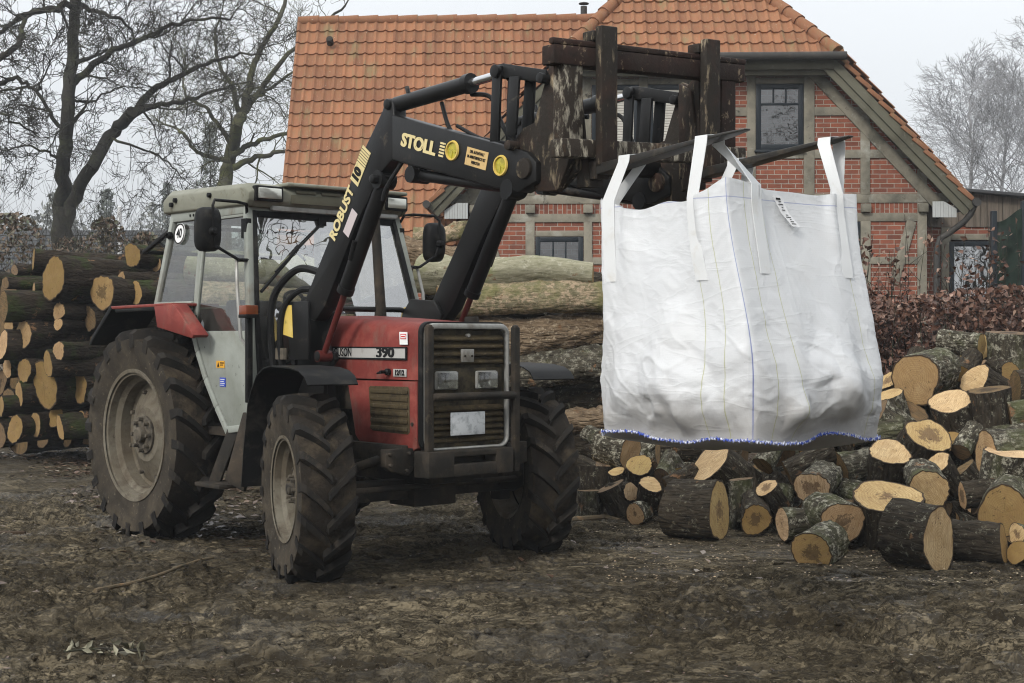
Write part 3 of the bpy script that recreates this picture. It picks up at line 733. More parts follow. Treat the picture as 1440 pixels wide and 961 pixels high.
# dark rubber seals along the windscreen and doors
mb = MB()
for s in (-1, 1):
    mb.beam((1.262, s * .615, 2.46), (1.45, s * .705, 1.72), .035, .03, (1, 0, 0)).beam((1.45, s * .705, 1.72), (1.51, s * .712, 1.27), .035, .03, (1, 0, 0))
mb.beam((1.262, -.62, 2.44), (1.262, .62, 2.44), .03, .045)
mb.build('window_seal', M['black_plastic'], trac, .004)
ws = MB().add([(1.255, -.63, 2.46), (1.255, .63, 2.46), (1.445, .72, 1.70), (1.505, .725, 1.27), (1.505, -.725, 1.27), (1.445, -.72, 1.70)], [(0, 1, 2, 5), (5, 2, 3, 4)]).build('windscreen', M['screen'], trac, smooth=False)
wp = MB().tube([(1.275, -.05, 2.425), (1.29, -.05, 2.40), (1.40, -.52, 2.02)], .009, 8).tube([(1.335, -.26, 2.235), (1.435, -.66, 1.875)], .013, 6).b6(1.27, 1.30, -.08, -.02, 2.38, 2.44)
wp.build('wiper', M['black_plastic'], ws)
for s in (-1, 1):
    MB().add([(.165, s * .655, 2.44), (.60, s * .655, 2.44), (.61, s * .742, 1.82), (.065, s * .742, 1.82)], [(0, 1, 2, 3)]).build('side_window', M['glass'], trac, smooth=False)
    # door: upper glass, lower panel, handle rail
    dr = MB().prism([(.665, 1.60), (1.43, 1.60), (1.475, .955), (1.16, .905), (1.00, 1.08), (.84, 1.29), (.72, 1.49)], s * .735, s * .757)
    dr.beam((.655, s * .654, 2.44), (.655, s * .745, 1.60), .03, .03, (1, 0, 0)).beam((1.215, s * .654, 2.44), (1.40, s * .745, 1.66), .03, .03, (1, 0, 0)).beam((.655, s * .656, 2.435), (1.215, s * .656, 2.435), .03, .03)
    door = dr.build('door', M['cab_paint'], trac, .006)
    MB().add([(.67, s * .657, 2.42), (1.20, s * .657, 2.42), (1.385, s * .744, 1.66), (1.42, s * .748, 1.59), (.67, s * .748, 1.59)], [(0, 1, 2, 3, 4)]).build('window', M['glass'], door, smooth=False)
    MB().tube([(1.33, s * .71, 2.10), (1.335, s * .80, 2.09), (1.38, s * .82, 1.90), (1.41, s * .81, 1.55), (1.44, s * .76, 1.47)], .013, 8).build('handle', M['chrome'], door)
    mb = MB().b6(.62, .66, s * .745, s * .775, 1.62, 1.69).b6(.60, .68, s * .745, s * .772, 1.68, 1.72).build('lock', M['dark_iron'], door, .006)
    for z, x in ((2.34, .155), (1.92, .075)): MB().lathe([(.001, .02), (.028, .02), (.03, 0), (.02, -.02)], (x, s * .70, z), 12).build('hinge', M['black_plastic'], cab)
y = -.7605
d1 = MB().b6(.985, 1.10, y - .001, y + .002, 1.335, 1.385).build('sticker', M['orange_decal'], trac)
MB().prism([(1.0, 1.342), (1.03, 1.342), (1.015, 1.376)], y - .003, y - .0015).build('print', M['ink'], d1)
MB().b6(1.04, 1.092, y - .003, y - .0015, 1.366, 1.374).b6(1.04, 1.085, y - .003, y - .0015, 1.352, 1.358).build('print', M['ink'], d1)
d2 = MB().b6(1.035, 1.115, y - .001, y + .002, 1.20, 1.265).build('sticker', M['blue_decal'], trac)
mbp = MB()
for k in range(4): mbp.b6(1.043, 1.105 - .01 * (k % 2), y - .003, y - .0015, 1.25 - k * .014, 1.254 - k * .014)
mbp.build('print', M['white_sign'], d2)
# speed sign on the rear side window
sg = MB().lathe([(.001, -.006), (.082, -.006), (.082, 0), (.001, 0)], (.30, -.684, 2.345), 40, Matrix.Rotation(R(-6.6), 3, 'X'))
sgo = sg.build('speed_sign', M['white_sign'], trac)
r2 = Matrix.Rotation(R(-6.6), 3, 'X'); cc = Vector((.30, -.684, 2.345))
MB().lathe([(.070, -.0085), (.080, -.0085), (.080, -.006), (.070, -.006)], cc, 40, r2, True).build('rim_line', M['ink'], sgo)
lettering('40', .105, M['ink'], sgo, cc + r2 @ Vector((0, -.009, .0)), (1, 0, 0), r2 @ Vector((0, 0, 1)), .001, align='CENTER', sx=.8)
# opened rear window
mb = MB()
fr = [(.12, 2.42), (-.36, 2.255)]
for s in (-1, 1): mb.beam((.12, s * .62, 2.42), (-.38, s * .64, 2.235), .03, .03); mb.tube([(.06, s * .6, 2.20), (-.16, s * .62, 2.31)], .012, 8)
mb.beam((-.37, -.64, 2.238), (-.37, .64, 2.238), .03, .03).beam((.11, -.62, 2.415), (.11, .62, 2.415), .03, .03)
rw = mb.build('rear_window', M['black_plastic'], trac, .004); tag(rw, 'rear cab window swung open')
MB().add([(.11, -.61, 2.418), (.11, .61, 2.418), (-.37, .63, 2.24), (-.37, -.63, 2.24)], [(0, 1, 2, 3)]).build('pane', M['glass'], rw, smooth=False)
# roof
mb = MB()
rp = [(.06, 2.505), (1.30, 2.485), (1.345, 2.53), (1.355, 2.60), (1.28, 2.655), (.14, 2.685), (.06, 2.63)]
mb.prism(rp, -.66, .66)
for s in (-1, 1):
    n = len(rp); a = [(x, s * .66, z) for x, z in rp]; c0 = [(x * .99 + .006, s * .705, 2.512 + (z - 2.5) * .72) for x, z in rp]
    mb.add(a + c0, [(i, (i + 1) % n, (i + 1) % n + n, i + n) for i in range(n)] + [tuple(range(n, 2 * n))])
mb.b6(1.22, 1.40, -.42, .66, 2.640, 2.668)
roof = mb.build('cab_roof', M['roof_paint'], trac, .012)
mb = MB()
for y in (-.32, -.10, .12, .34): mb.b6(1.33, 1.366, y, y + .17, 2.595, 2.618)
mb.b6(1.335, 1.362, -.36, .56, 2.52, 2.585)
mb.build('air_vent', M['timber_olive'], roof, .004)
MB().b6(1.29, 1.325, -.50, .62, 2.465, 2.50).build('roof_lip', M['chrome'], roof, .006)
for y0, y1 in ((-.665, -.435), (.47, .68)):
    wl = MB().b6(1.315, 1.375, y0, y1, 2.525, 2.635).build('work_light', M['black_plastic'], roof, .012)
    MB().b6(1.36, 1.381, y0 + .018, y1 - .018, 2.54, 2.62).build('lens', M['lamp_glass'], wl, .008)
mb = MB()
for x, z in ((.28, 2.60), (.22, 2.57), (.80, 2.60)): mb.lathe([(.001, -.03), (.018, -.028), (.02, 0)], (x, -.70, z), 10)
for x in (.45, .50, .55): mb.lathe([(.001, -.012), (.010, -.010), (.012, 0)], (x, -.672, 2.475), 8)
mb.build('roof_knob', M['black_plastic'], roof)
# interior
mb = MB().b6(.25, .68, -.24, .24, 1.25, 1.38).b6(.18, .32, -.23, .23, 1.38, 1.85).b6(.30, .60, -.2, .2, .9, 1.26)
mb.build('driver_seat', M['seat'], trac, .03)
mb = MB().b6(1.12, 1.46, -.30, .30, .9, 1.68).tube([(1.2, 0, 1.6), (1.05, 0, 1.78)], .03, 10)
mb.build('dashboard', M['black_plastic'], trac, .03)
mb = MB(); rt = Matrix.Rotation(R(35), 3, 'Y'); cs = Vector((1.03, 0, 1.80)); pts = [cs + rt @ Vector((.19 * math.cos(t), .19 * math.sin(t), 0)) for t in [2 * math.pi * k / 24 for k in range(25)]]
mb.tube(pts, .014, 8).beam(cs + rt @ Vector((-.18, 0, 0)), cs + rt @ Vector((.18, 0, 0)), .03, .012).beam(cs, cs + rt @ Vector((0, .18, 0)), .03, .012)
mb.build('steering_wheel', M['black_plastic'], trac)
# exhaust, to the left of the bonnet in front of the windscreen
MB().tube([(1.62, .24, 1.65), (1.62, .24, 1.80), (1.55, .24, 2.46)], [.05, .038, .034], 14).build('exhaust_stack', M['dark_iron'], trac)
mb = MB().tube([(1.60, -.44, 1.76), (1.60, .44, 1.76), (1.62, .52, 1.74), (1.66, .56, 1.58)], .020, 10)
mb.build('loader_tie_bar', M['black_paint'], trac)
# rear mudguards
for s in (-1, 1):
    top = [(-.70, 1.51), (-.66, 1.555), (-.36, 1.80), (.40, 1.805), (.66, 1.80)]
    mb = MB()
    mb.prism([(-.34, 1.80), (.66, 1.808), (.66, 1.785), (-.33, 1.775)], s * .55, s * .945)
    mb.prism([(.38, 1.79), (.66, 1.80), (.72, 1.77), (.985, 1.57), (.96, 1.545), (.43, 1.63)], s * .915, s * .945)
    mb.prism([(.64, 1.80), (.67, 1.80), (.99, 1.57), (.96, 1.55)], s * .82, s * .94)
    mg = mb.build('rear_mudguard', M['red'], trac, .008)
    mb = MB().prism([(-.34, 1.803), (-.68, 1.555), (-.72, 1.50), (-.69, 1.49), (-.64, 1.535), (-.31, 1.775)], s * .55, s * .950)
    mb.prism([(-.28, 1.774), (.40, 1.784), (.40, 1.755), (-.26, 1.75)], s * .93, s * .944)
    mb.prism([(-.30, 1.77), (.62, 1.775), (.90, 1.52), (1.10, .95), (.6, 1.1), (.0, 1.2), (-.5, 1.5)], s * .50, s * .53)
    mb.build('mudguard_flap', M['black_plastic'], mg, .006)
# front mudguards
for s in (-1, 1):
    pth = [(1.70, .54), (1.745, .80), (1.82, 1.10), (1.89, 1.20), (1.985, 1.295), (2.10, 1.345), (2.22, 1.362), (2.55, 1.355), (2.70, 1.338), (2.79, 1.305), (2.835, 1.255)]
    mb = MB(); off = []
    rot = Matrix.Translation((WB, s * .935, 0)) @ Matrix.Rotation(ST * .55, 4, 'Z') @ Matrix.Translation((-WB, -s * .935, 0))
    n = len(pth); vs = []
    for y in (s * .76, s * 1.10):
        for dx in (0, 1):
            for x, z in pth:
                d = Vector((x - WB, 0, z - .6)).normalized() * (.008 * dx); vs.append(rot @ Vector((x + d.x, y, z + d.z)))
    fs = []
    for k in range(n - 1):
        fs += [(k, k + 1, 2 * n + k + 1, 2 * n + k), (n + k, 3 * n + k, 3 * n + k + 1, n + k + 1), (k, n + k, n + k + 1, k + 1), (2 * n + k, 2 * n + k + 1, 3 * n + k + 1, 3 * n + k)]
    fs += [(0, 2 * n, 3 * n, n), (n - 1, 2 * n - 1, 4 * n - 1, 3 * n - 1)]
    mb.add(vs, fs)
    mb.build('front_mudguard', M['black_plastic'], trac, ang=50)
# steps and tank
for s in (-1, 1):
    mb = MB().b6(.97, 1.32, s * .70, s * .93, .49, .52).beam((1.02, s * .80, .50), (1.20, s * .74, .90), .02, .10).beam((1.30, s * .80, .50), (1.42, s * .74, .90), .02, .10)
    mb.beam((1.42, s * .86, .52), (1.60, s * .82, 1.0), .03, .20)
    mb.build('step', M['dark_iron'], trac, .006)
# mirrors
def mirror(s):
    c = Vector((1.29, s * 1.0, 2.305)); mb = MB(); n = 20; vs, fs = [], []
    for i, (dx, sc) in enumerate([(-.03, .92), (-.025, 1.0), (.02, 1.0), (.05, .82), (.065, .45), (.068, .05)]):
        for k in range(n):
            t = 2 * math.pi * k / n; a, b = math.cos(t), math.sin(t)
            a = math.copysign(abs(a) ** .55, a); b = math.copysign(abs(b) ** .55, b)
            vs.append(c + Vector((dx + .03 * (b * .2), a * .095 * sc, b * .155 * sc)))
    for i in range(5):
        for k in range(n): fs.append((i * n + k, i * n + (k + 1) % n, (i + 1) * n + (k + 1) % n, (i + 1) * n + k))
    fs.append(tuple(range(n - 1, -1, -1))); mb.add(vs, fs)
    mo = mb.build('mirror', M['black_plastic'], trac, ang=60)
    MB().tube([(1.26, s * .67, 2.42), (1.30, s * .70, 2.50), (1.31, s * .78, 2.51), (1.33, s * .97, 2.51), (1.36, s * 1.0, 2.47), (1.365, s * 1.0, 2.30), (1.34, s * .97, 2.19), (1.36, s * .80, 2.10), (1.35, s * .69, 2.10)], .011, 8).lathe([(.001, .03), (.03, .025), (.032, 0), (.02, -.03), (.001, -.035)], (1.365, s * 1.0, 2.29), 12, Matrix.Rotation(R(90), 3, 'Z')).b6(1.23, 1.30, s * .68 - .02, s * .68 + .02, 2.26, 2.40).build('arm', M['black_plastic'], mo)
mirror(-1); mirror(1)
for s in (-1, 1):
    tl = MB().b6(1.50, 1.60, s * .83 - .05, s * .83 + .05, 1.695, 1.775).build('indicator_lamp', M['amber'], trac, .008)
    MB().b6(1.50, 1.605, s * .83 - .053, s * .83 + .053, 1.688, 1.712).b6(1.50, 1.54, s * .81 - .02, s * .81 + .02, 1.1, 1.69).b6(1.45, 1.52, s * .79 - .06, s * .79 + .03, 1.70, 1.73).build('bracket', M['black_plastic'], tl, .004)

# ------------------------------------------------------------------ front loader: beams are the part, the rest its sub-parts
mb = MB()
LOW = [(1.80, 1.72), (1.89, 1.80), (2.214, 2.238), (2.50, 2.66), (2.79, 2.99), (2.82, 3.05), (2.87, 3.065), (2.91, 3.03), (2.915, 2.945), (3.02, 2.915), (3.06, 2.64), (2.89, 2.665), (2.78, 2.60), (2.50, 2.28), (2.14, 1.76), (2.02, 1.66)]
UPP = [(2.90, 2.955), (4.17, 2.595), (4.25, 2.53), (4.25, 2.42), (4.10, 2.372), (3.92, 2.405), (2.90, 2.668)]
for s in (-1, 1):
    mb.prism(LOW, s * .495, s * .600)
    mb.prism(UPP, s * .492, s * .603)
    mb.cyl((2.86, s * .48, 3.025), (2.86, s * .62, 3.025), .035, 14)
    mb.cyl((1.93, s * .47, 1.765), (1.93, s * .62, 1.765), .045, 14)
    mb.cyl((2.74, s * .47, 2.56), (2.74, s * .65, 2.56), .03, 12)
    mb.prism([(3.02, 2.66), (3.16, 2.62), (3.14, 2.53), (3.06, 2.52)], s * .51, s * .58)
mb.tube([(4.20, -.55, 2.515), (4.10, .55, 2.60)], .062, 18)
ldr = mb.build('front_loader', M['black_paint'], trac, .012)
tag(ldr, 'black front loader arms with yellow lettering')
for s in (-1, 1):
    # post bolted to the tractor
    mb = MB().prism([(1.60, 1.74), (1.70, 1.84), (1.98, 1.82), (2.06, 1.72), (2.00, 1.52), (2.03, 1.46), (2.09, 1.45), (2.10, 1.40), (2.05, 1.36), (1.97, 1.32), (1.95, .78), (1.62, .78), (1.60, 1.30), (1.52, 1.42)], s * .455, s * .490)
    mb.prism([(1.70, 1.80), (1.98, 1.80), (1.98, 1.40), (1.75, 1.40)], s * .605, s * .625)
    mb.prism([(1.62, .80), (1.95, .80), (1.95, 1.25), (1.62, 1.25)], s * .38, s * .455)
    mb.cyl((2.045, s * .45, 1.425), (2.045, s * .60, 1.425), .036, 12)
    po = mb.build('loader_post', M['black_paint'], ldr, .006)
    mb = MB().prism([(1.705, 1.775), (1.78, 1.775), (1.795, 1.55), (1.66, 1.575)] if s < 0 else [(1.72, 1.76), (1.8, 1.76), (1.8, 1.60), (1.70, 1.60)], s * .6265, s * .629)
    mb.prism([(1.555, 1.775), (1.64, 1.79), (1.655, 1.545), (1.50, 1.575)], s * .491, s * .494)
    mb.build('warning_decal', M['yellow'], ldr)
    y = s * .545
    MB().tube([(2.30, y, 1.85), (2.77, y, 2.60)], .052, 16).tube([(2.30, y, 1.85), (2.325, y, 1.89)], .058, 16).cyl((2.74, y - .06, 2.56), (2.74, y + .06, 2.56), .06, 14).tube([(2.44, y + s * .055, 2.06), (2.50, y + s * .06, 2.18)], .016, 8).build('lift_cylinder', M['black_paint'], ldr, .0)
    MB().tube([(2.045, y, 1.425), (2.32, y, 1.88)], .022, 12).cyl((2.045, y - .05, 1.425), (2.045, y + .05, 1.425), .040, 12).build('cylinder_rod', M['red_rod'], ldr)
    MB().tube([(2.87, y, 3.025), (3.60, y, 3.062)], .050, 16).tube([(3.57, y, 3.061), (3.62, y, 3.063)], .060, 16).tube([(3.0, y, 3.08), (2.98, y, 3.125)], .014, 8).build('tilt_cylinder', M['black_paint'], ldr)
    MB().tube([(3.60, y, 3.063), (3.93, y, 3.080)], .026, 12).build('cylinder_rod', M['rod'], ldr)
    mb = MB()
    for dy in (-.06, .06):
        mb.beam((3.925, y + dy, 3.11), (3.90, y + dy, 2.68), .018, .075, (1, 0, 0)).beam((4.075, y + dy, 3.03), (4.045, y + dy, 2.70), .018, .085, (1, 0, 0))
        mb.prism([(3.87, 3.075), (3.92, 3.125), (3.97, 3.12), (4.32, 3.035), (4.33, 2.96), (3.95, 3.045), (3.90, 3.04)], y + dy * .7 - .009, y + dy * .7 + .009)
    mb.cyl((3.925, y - .09, 3.08), (3.925, y + .09, 3.08), .038, 12).cyl((4.30, y - .08, 2.99), (4.30, y + .08, 2.99), .03, 12)
    mb.build('tilt_link', M['black_paint'], ldr, .004)
    yl = s * .545
    MB().tube([(3.10, yl, 2.56), (3.99, yl, 2.41)], .036, 12).cyl((3.10, yl - .07, 2.56), (3.10, yl + .07, 2.56), .052, 12).cyl((4.0, yl - .06, 2.40), (4.0, yl + .06, 2.40), .055, 12).build('levelling_rod', M['black_paint'], ldr)
    mb = MB().prism([(4.33, 3.10), (4.44, 3.02), (4.50, 2.62), (4.47, 2.50), (4.38, 2.36), (4.22, 2.37), (4.05, 2.52), (4.00, 2.66), (4.10, 2.74), (4.19, 2.76)], y - s * .03, y + s * .02)
    mb.prism([(4.36, 3.08), (4.46, 3.02), (4.52, 2.55), (4.36, 2.50)], y - s * .09, y - s * .06)
    mb.cyl((4.16, y - .08, 2.50), (4.16, y + .08, 2.50), .06, 14).cyl((4.05, y - .10, 2.64), (4.05, y + .10, 2.64), .03, 10)
    mb.build('quick_hitch_plate', M['rusty'], ldr, .008)
# hoses
def hose(name, pts, r, n=26):
    pts = [Vector(p) for p in pts]; q = []
    for i in range(len(pts) - 1):
        p0 = pts[max(i - 1, 0)]; p1 = pts[i]; p2 = pts[i + 1]; p3 = pts[min(i + 2, len(pts) - 1)]
        for k in range(8):
            t = k / 8; q.append(.5 * ((2 * p1) + (p2 - p0) * t + (2 * p0 - 5 * p1 + 4 * p2 - p3) * t * t + (3 * p1 - p0 - 3 * p2 + p3) * t ** 3))
    q.append(pts[-1]); return MB().tube(q, r, 8).build(name, M['rubber_hose'], ldr)
hose('hose', [(2.08, -.56, 1.98), (1.85, -.62, 2.02), (1.62, -.66, 1.86), (1.56, -.66, 1.62), (1.55, -.62, 1.30)], .026)
hose('hose', [(2.02, -.53, 1.86), (1.86, -.60, 1.88), (1.70, -.64, 1.76), (1.65, -.64, 1.55), (1.63, -.60, 1.28)], .022)
hose('hose', [(1.99, -.5, 1.80), (1.84, -.56, 1.74), (1.76, -.58, 1.60), (1.72, -.57, 1.30)], .018)
for yy, s in ((-.52, 1), (.58, 1)):
    hose('hose', [(3.30, yy, 2.99), (3.40, yy, 2.80), (3.62, yy, 2.74), (3.88, yy, 2.68), (4.02, yy, 2.62)], .013)
    hose('hose', [(3.55, yy + .03, 3.01), (3.72, yy + .04, 2.97), (3.82, yy + .04, 2.80), (3.95, yy + .02, 2.66)], .014)
    hose('hose', [(3.45, yy, 2.83), (3.70, yy, 2.72), (3.98, yy, 2.66)], .012)
hose('hose', [(2.96, -.56, 2.66), (2.84, -.60, 2.50), (2.80, -.60, 2.42)], .014)
hose('hose', [(4.10, -.42, 2.72), (4.22, -.36, 2.80), (4.36, -.30, 2.80)], .014)
mb = MB()
for x in (1.60, 1.66): mb.tube([(x, -.62, 1.30), (x - .02, -.60, 1.12)], [.022, .030], 8).cyl((x + .01, -.62, 1.48), (x + .01, -.62, 1.40), .030, 8)
mb.build('hose_coupling', M['hub'], ldr)
# lettering and decals on the near arm (its outer face looks to -y)
yo = -.6045
ud = Vector((4.17 - 2.90, 0, 2.595 - 2.955)).normalized(); uu = Vector((-ud.z, 0, ud.x))
for dx_ in (0, .007): lettering('STOLL', .112, M['cream'], ldr, (3.003 + dx_, yo - .001 - dx_ * .1, 2.785 - dx_ * .28), ud, uu, .0040, sx=1.10)
sb = MB()
for k in range(5):
    o_ = Vector((3.375, yo, 2.652)) + uu * (.019 * k); sb.beam(o_, o_ + ud * (.052 - .004 * (k == 0)), .002, .011, uu)
sb.build('decal_bars', M['cream'], ldr)
for x, z in ((3.515, 2.665), (3.955, 2.535)):
    rf = MB().lathe([(.062, -.004), (.058, -.014), (.050, -.014), (.048, -.004)], (x, -.603, z), 28, None, True).build('reflector', M['yellow'], ldr)
    MB().lathe([(.001, -.006), (.05, -.004), (.05, 0)], (x, -.603, z), 28).beam((x - .03, -.610, z + .02), (x + .03, -.610, z - .015), .004, .008).beam((x, -.610, z), (x - .01, -.610, z - .04), .004, .008).build('lens', M['yellow_glass'], rf)
pc = Vector((3.735, yo, 2.598)); wb = MB().beam(pc - ud * .10, pc + ud * .10, .003, .105, uu).build('warning_sign', M['tan_decal'], ldr)
for k, tx in enumerate(('DER AUFENTHALT', 'IM ARBEITSBEREICH IST', 'VERBOTEN')):
    lettering(tx, .024, M['ink'], ldr, pc + uu * (.030 - .030 * k) + Vector((0, -.003, 0)), ud, uu, .0006, align='CENTER', sx=.68)
yo = -.6015
ld = Vector((2.50 - 1.89, 0, 2.66 - 1.80)).normalized(); lu = Vector((-ld.z, 0, ld.x))
lettering('ROBUST', .105, M['cream'], ldr, Vector((2.235, yo - .002, 2.205)), ld, lu, .004, sx=1.0)
q0 = Vector((2.235, yo - .001, 2.205)) + ld * .375
MB().beam(q0 + ld * .06, q0 + ld * .31, .002, .105, lu).build('decal_field', M['cream'], ldr)
sb = MB()
for k in range(6): sb.beam(q0 + ld * (.20 + .018 * k) - lu * .052, q0 + ld * (.20 + .018 * k) + lu * .052, .003, .006, (0, 1, 0))
sb.build('decal_lines', M['ink'], ldr)
lettering('10', .10, M['ink'], ldr, q0 + ld * .075 + Vector((0, -.003, 0)), ld, lu, .008, sx=.9)
pl = Vector((2.445, yo - .001, 2.30)); MB().beam(pl - ld * .09, pl + ld * .09, .002, .075, lu).build('sticker', M['pink'], ldr)

# ------------------------------------------------------------------ pallet fork, hung in the quick hitch; a little rolled, as in the photo
ROLL = Matrix.Translation((0, 0, 0)) @ Matrix(((1, 0, 0, 0), (0, 1, 0, 0), (0, .055, 1, 0), (0, 0, 0, 1)))
def rolled(o): o.data.transform(ROLL); return o
mb = MB().b6(4.50, 4.60, -.79, .79, 3.05, 3.155).b6(4.565, 4.60, -.80, .80, 3.155, 3.19)
fk = rolled(mb.build('pallet_fork', M['red_rust'], trac, .010)); tag(fk, 'rusty pallet fork carriage with two tines')
rolled(MB().b6(4.50, 4.60, -.73, .80, 2.555, 2.655).build('lower_rail', M['worn_pale'], fk, .01))
rolled(MB().b6(4.51, 4.59, -.715, -.565, 2.63, 3.07).build('upright', M['worn_pale'], fk, .008))
rolled(MB().b6(4.51, 4.59, .585, .715, 2.63, 3.07).build('upright', M['red_rust'], fk, .008))
for y in (-.50, .50): rolled(MB().prism([(4.33, 2.98), (4.50, 3.10), (4.50, 2.50), (4.36, 2.40)], y - .02, y + .02).build('hitch_bracket', M['rusty'], fk, .006))
for y in (-.43, .43):
    mb = MB().b6(4.607, 4.660, y - .062, y + .062, 2.50, 3.27).b6(4.52, 4.61, y - .075, y + .055, 3.195, 3.25)
    mb.b6(4.53, 4.61, y - .05, y + .05, 2.44, 2.54).b6(4.46, 4.55, y - .06, y + .06, 2.40, 2.56)
    sh = rolled(mb.build('tine', M['rusty'], fk, .008))
    vs, fs = [], []; n = 9
    for k in range(n):
        q = k / (n - 1); x = 4.615 + q * 1.0; z = 2.475 + .085 * q; th = .048 * (1 - q) + .010; hw = .062 if q < .8 else .062 * (1 - .6 * ((q - .8) / .2) ** 2)
        vs += [(x, y - hw, z + .045 - th), (x, y + hw, z + .045 - th), (x, y + hw, z + .045), (x, y - hw, z + .045)]
    for k in range(n - 1):
        b = k * 4
        for e in range(4): fs.append((b + e, b + (e + 1) % 4, b + 4 + (e + 1) % 4, b + 4 + e))
    fs += [(3, 2, 1, 0), ((n - 1) * 4, (n - 1) * 4 + 1, (n - 1) * 4 + 2, (n - 1) * 4 + 3)]
    rolled(MB().add(vs, fs).build('blade', M['tine'], sh, .004))
def tz(x, y): return 2.52 + .085 * (x - 4.615) + .055 * y

# ------------------------------------------------------------------ the bulk bag, hanging from the tines (same axes as the tractor, origin under its middle)
BX, BZ = 5.20, 1.03
bpos = Vector((TX, TY, 0)) + Matrix.Rotation(TH, 3, 'Z') @ Vector((BX, 0, BZ))
HB = 1.24
low = [(-.515, -.515), (.52, -.515), (.52, .535), (-.515, .535)]
top = [(-.53, -.53), (.36, -.53), (.40, .52), (-.47, .46)]
NU, NV = 4 * 110, 150
u = np.arange(NU) / NU * 4; v = np.linspace(0, 1, NV)
U, V = np.meshgrid(u, v, indexing='ij')
side = np.floor(U).astype(int) % 4; s_ = U - np.floor(U)
lo = np.array(low); tp = np.array(top)
def lerp(a, b, t): return a + (b - a) * t
A0 = lo[side]; A1 = lo[(side + 1) % 4]; T0 = tp[side]; T1 = tp[(side + 1) % 4]
e = sstep(.25, 1.0, V)[..., None]
pa = A0 * (1 - e) + T0 * e; pb = A1 * (1 - e) + T1 * e
XY = pa + (pb - pa) * s_[..., None]
dirv = (pb - pa); nrm = np.stack([dirv[..., 1], -dirv[..., 0]], -1); nrm /= np.linalg.norm(nrm, axis=-1, keepdims=True)
arch = np.sin(np.pi * s_)
bul = .085 * np.exp(-((V - .20) / .20) ** 2) * arch ** .6 - .045 * arch * sstep(.45, 1.0, V) * (.6 + .4 * np.sin(U * 5))
XY = XY + nrm * (bul * sstep(-.04, .12, V))[..., None]
# near corner leans: softly rounded by averaging round the ring
for it in range(14):
    XY = .5 * XY + .25 * (np.roll(XY, 1, 0) + np.roll(XY, -1, 0))
dirv = np.roll(XY, -1, 0) - np.roll(XY, 1, 0); nrm = np.stack([dirv[..., 1], -dirv[..., 0]], -1); nrm /= np.linalg.norm(nrm, axis=-1, keepdims=True)
# firewood pressing from inside, tension folds from the loops, creases
low_ = sstep(0, .13, V); lum = fbm(U * 3.1, V * 4.2, None, 2, 5); lum = np.maximum(lum, -.1) * .055 * sstep(.60, .15, V)
lum += .06 * np.maximum(fbm(U * 6.3, V * 7, None, 2, 9), 0) * sstep(.42, .05, V)
# big slab corner showing in the left face, mound in the right face
def facet(u0, v0, du, dv, h, ang):
    a = (U - u0) * math.cos(ang) + (V - v0) * math.sin(ang); b = -(U - u0) * math.sin(ang) + (V - v0) * math.cos(ang)
    return h * np.clip(1 - np.maximum(np.abs(a) / du, np.abs(b) / dv), 0, 1)
lum += .75 * (facet(.40, .36, .34, .20, .07, .2) + facet(.55, .20, .25, .16, .05, -.5) + facet(1.62, .18, .26, .20, .05, .5) + facet(1.35, .10, .2, .12, .03, -.3) + facet(.18, .16, .18, .2, .04, .9))
fold = 0
for c_ in (.22, .80, 1.22, 1.80, 2.2, 2.8, 3.2, 3.8):
    dd = (U - c_); fold = fold + .030 * np.exp(-(dd / (.035 + .10 * (1 - V))) ** 2) * sstep(.50, 1.0, V)
wr = .012 * fbm(U * 5 + V * 3, V * 1.1 - U * .3, None, 4, 21) * (.4 + .6 * sstep(.2, .9, V))
wr += .0035 * fbm(U * 2.5, V * 14 + 2 * np.sin(U * 4), None, 3, 31) + .0015 * np.abs(fbm(U * 14, V * 16, None, 3, 41))
wr += .006 * (1 - np.abs(fbm(U * 3.5 + V * 6, V * 3 - U * 2, None, 2, 51)) * 2).clip(0, 1) ** 6
vfold = .018 * np.sin(U * 17 + 3 * vnoise(U * 2, V * 1.2, None, 61)) * sstep(.95, .3, V) * sstep(.0, .12, V) * .5
d = (lum * np.clip(arch, 0, 1) ** .6 + wr * (1 - .5 * sstep(.3, .7, V))) * low_ + fold + vfold * low_
XY = XY + nrm * d[..., None]
# hem height: corners carried by the loops, sagging between them
cz = np.array([.055, .100, .085, .07])
h0 = cz[side]; h1 = cz[(side + 1) % 4]
sagv = np.array([.11, .035, .05, .06])[side]
th = h0 + (h1 - h0) * s_ - sagv * np.sin(np.pi * s_) ** 1.3 * (1 + .3 * np.sin(s_ * 9)) + .012 * vnoise(U * 6, U * 0 + .5, None, 71)
Z = V * (HB - .03) + th * V ** 1.5 + (.018 * np.sin(U * 9) + .012 * vnoise(U * 8, U * 0, None, 81)) * (1 - V) ** 2
VV = np.stack([XY[..., 0], XY[..., 1], Z], -1)
F = grid_faces(NU, NV, True)
Uw = U.copy(); uvs = np.stack([U, Z], -1).reshape(-1, 2)
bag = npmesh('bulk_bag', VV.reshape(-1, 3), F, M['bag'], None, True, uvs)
bag.location = bpos; bag.rotation_euler = (0, 0, TH)
tag(bag, 'white woven bulk bag of firewood hanging by its loops from the tractor forks', 'bulk bag')
# base sheet, bellied out by the wood
NB = 40; q = np.linspace(0, 1, NB); rim = VV[:, 0, :]; cen = rim.mean(0)
VB = cen + (rim[:, None, :] - cen) * q[None, :, None]; VB[..., 2] -= .075 * (1 - q[None, :] ** 3) + .02 * fbm(VB[..., 0] * 5, VB[..., 1] * 5, None, 2, 3) * (1 - q[None, :]); VB[:, -1, 2] = rim[:, 2]
npmesh('base_panel', VB.reshape(-1, 3), grid_faces(NU, NB, True), M['bag'], bag, True, np.zeros((NU * NB, 2)) + .02)
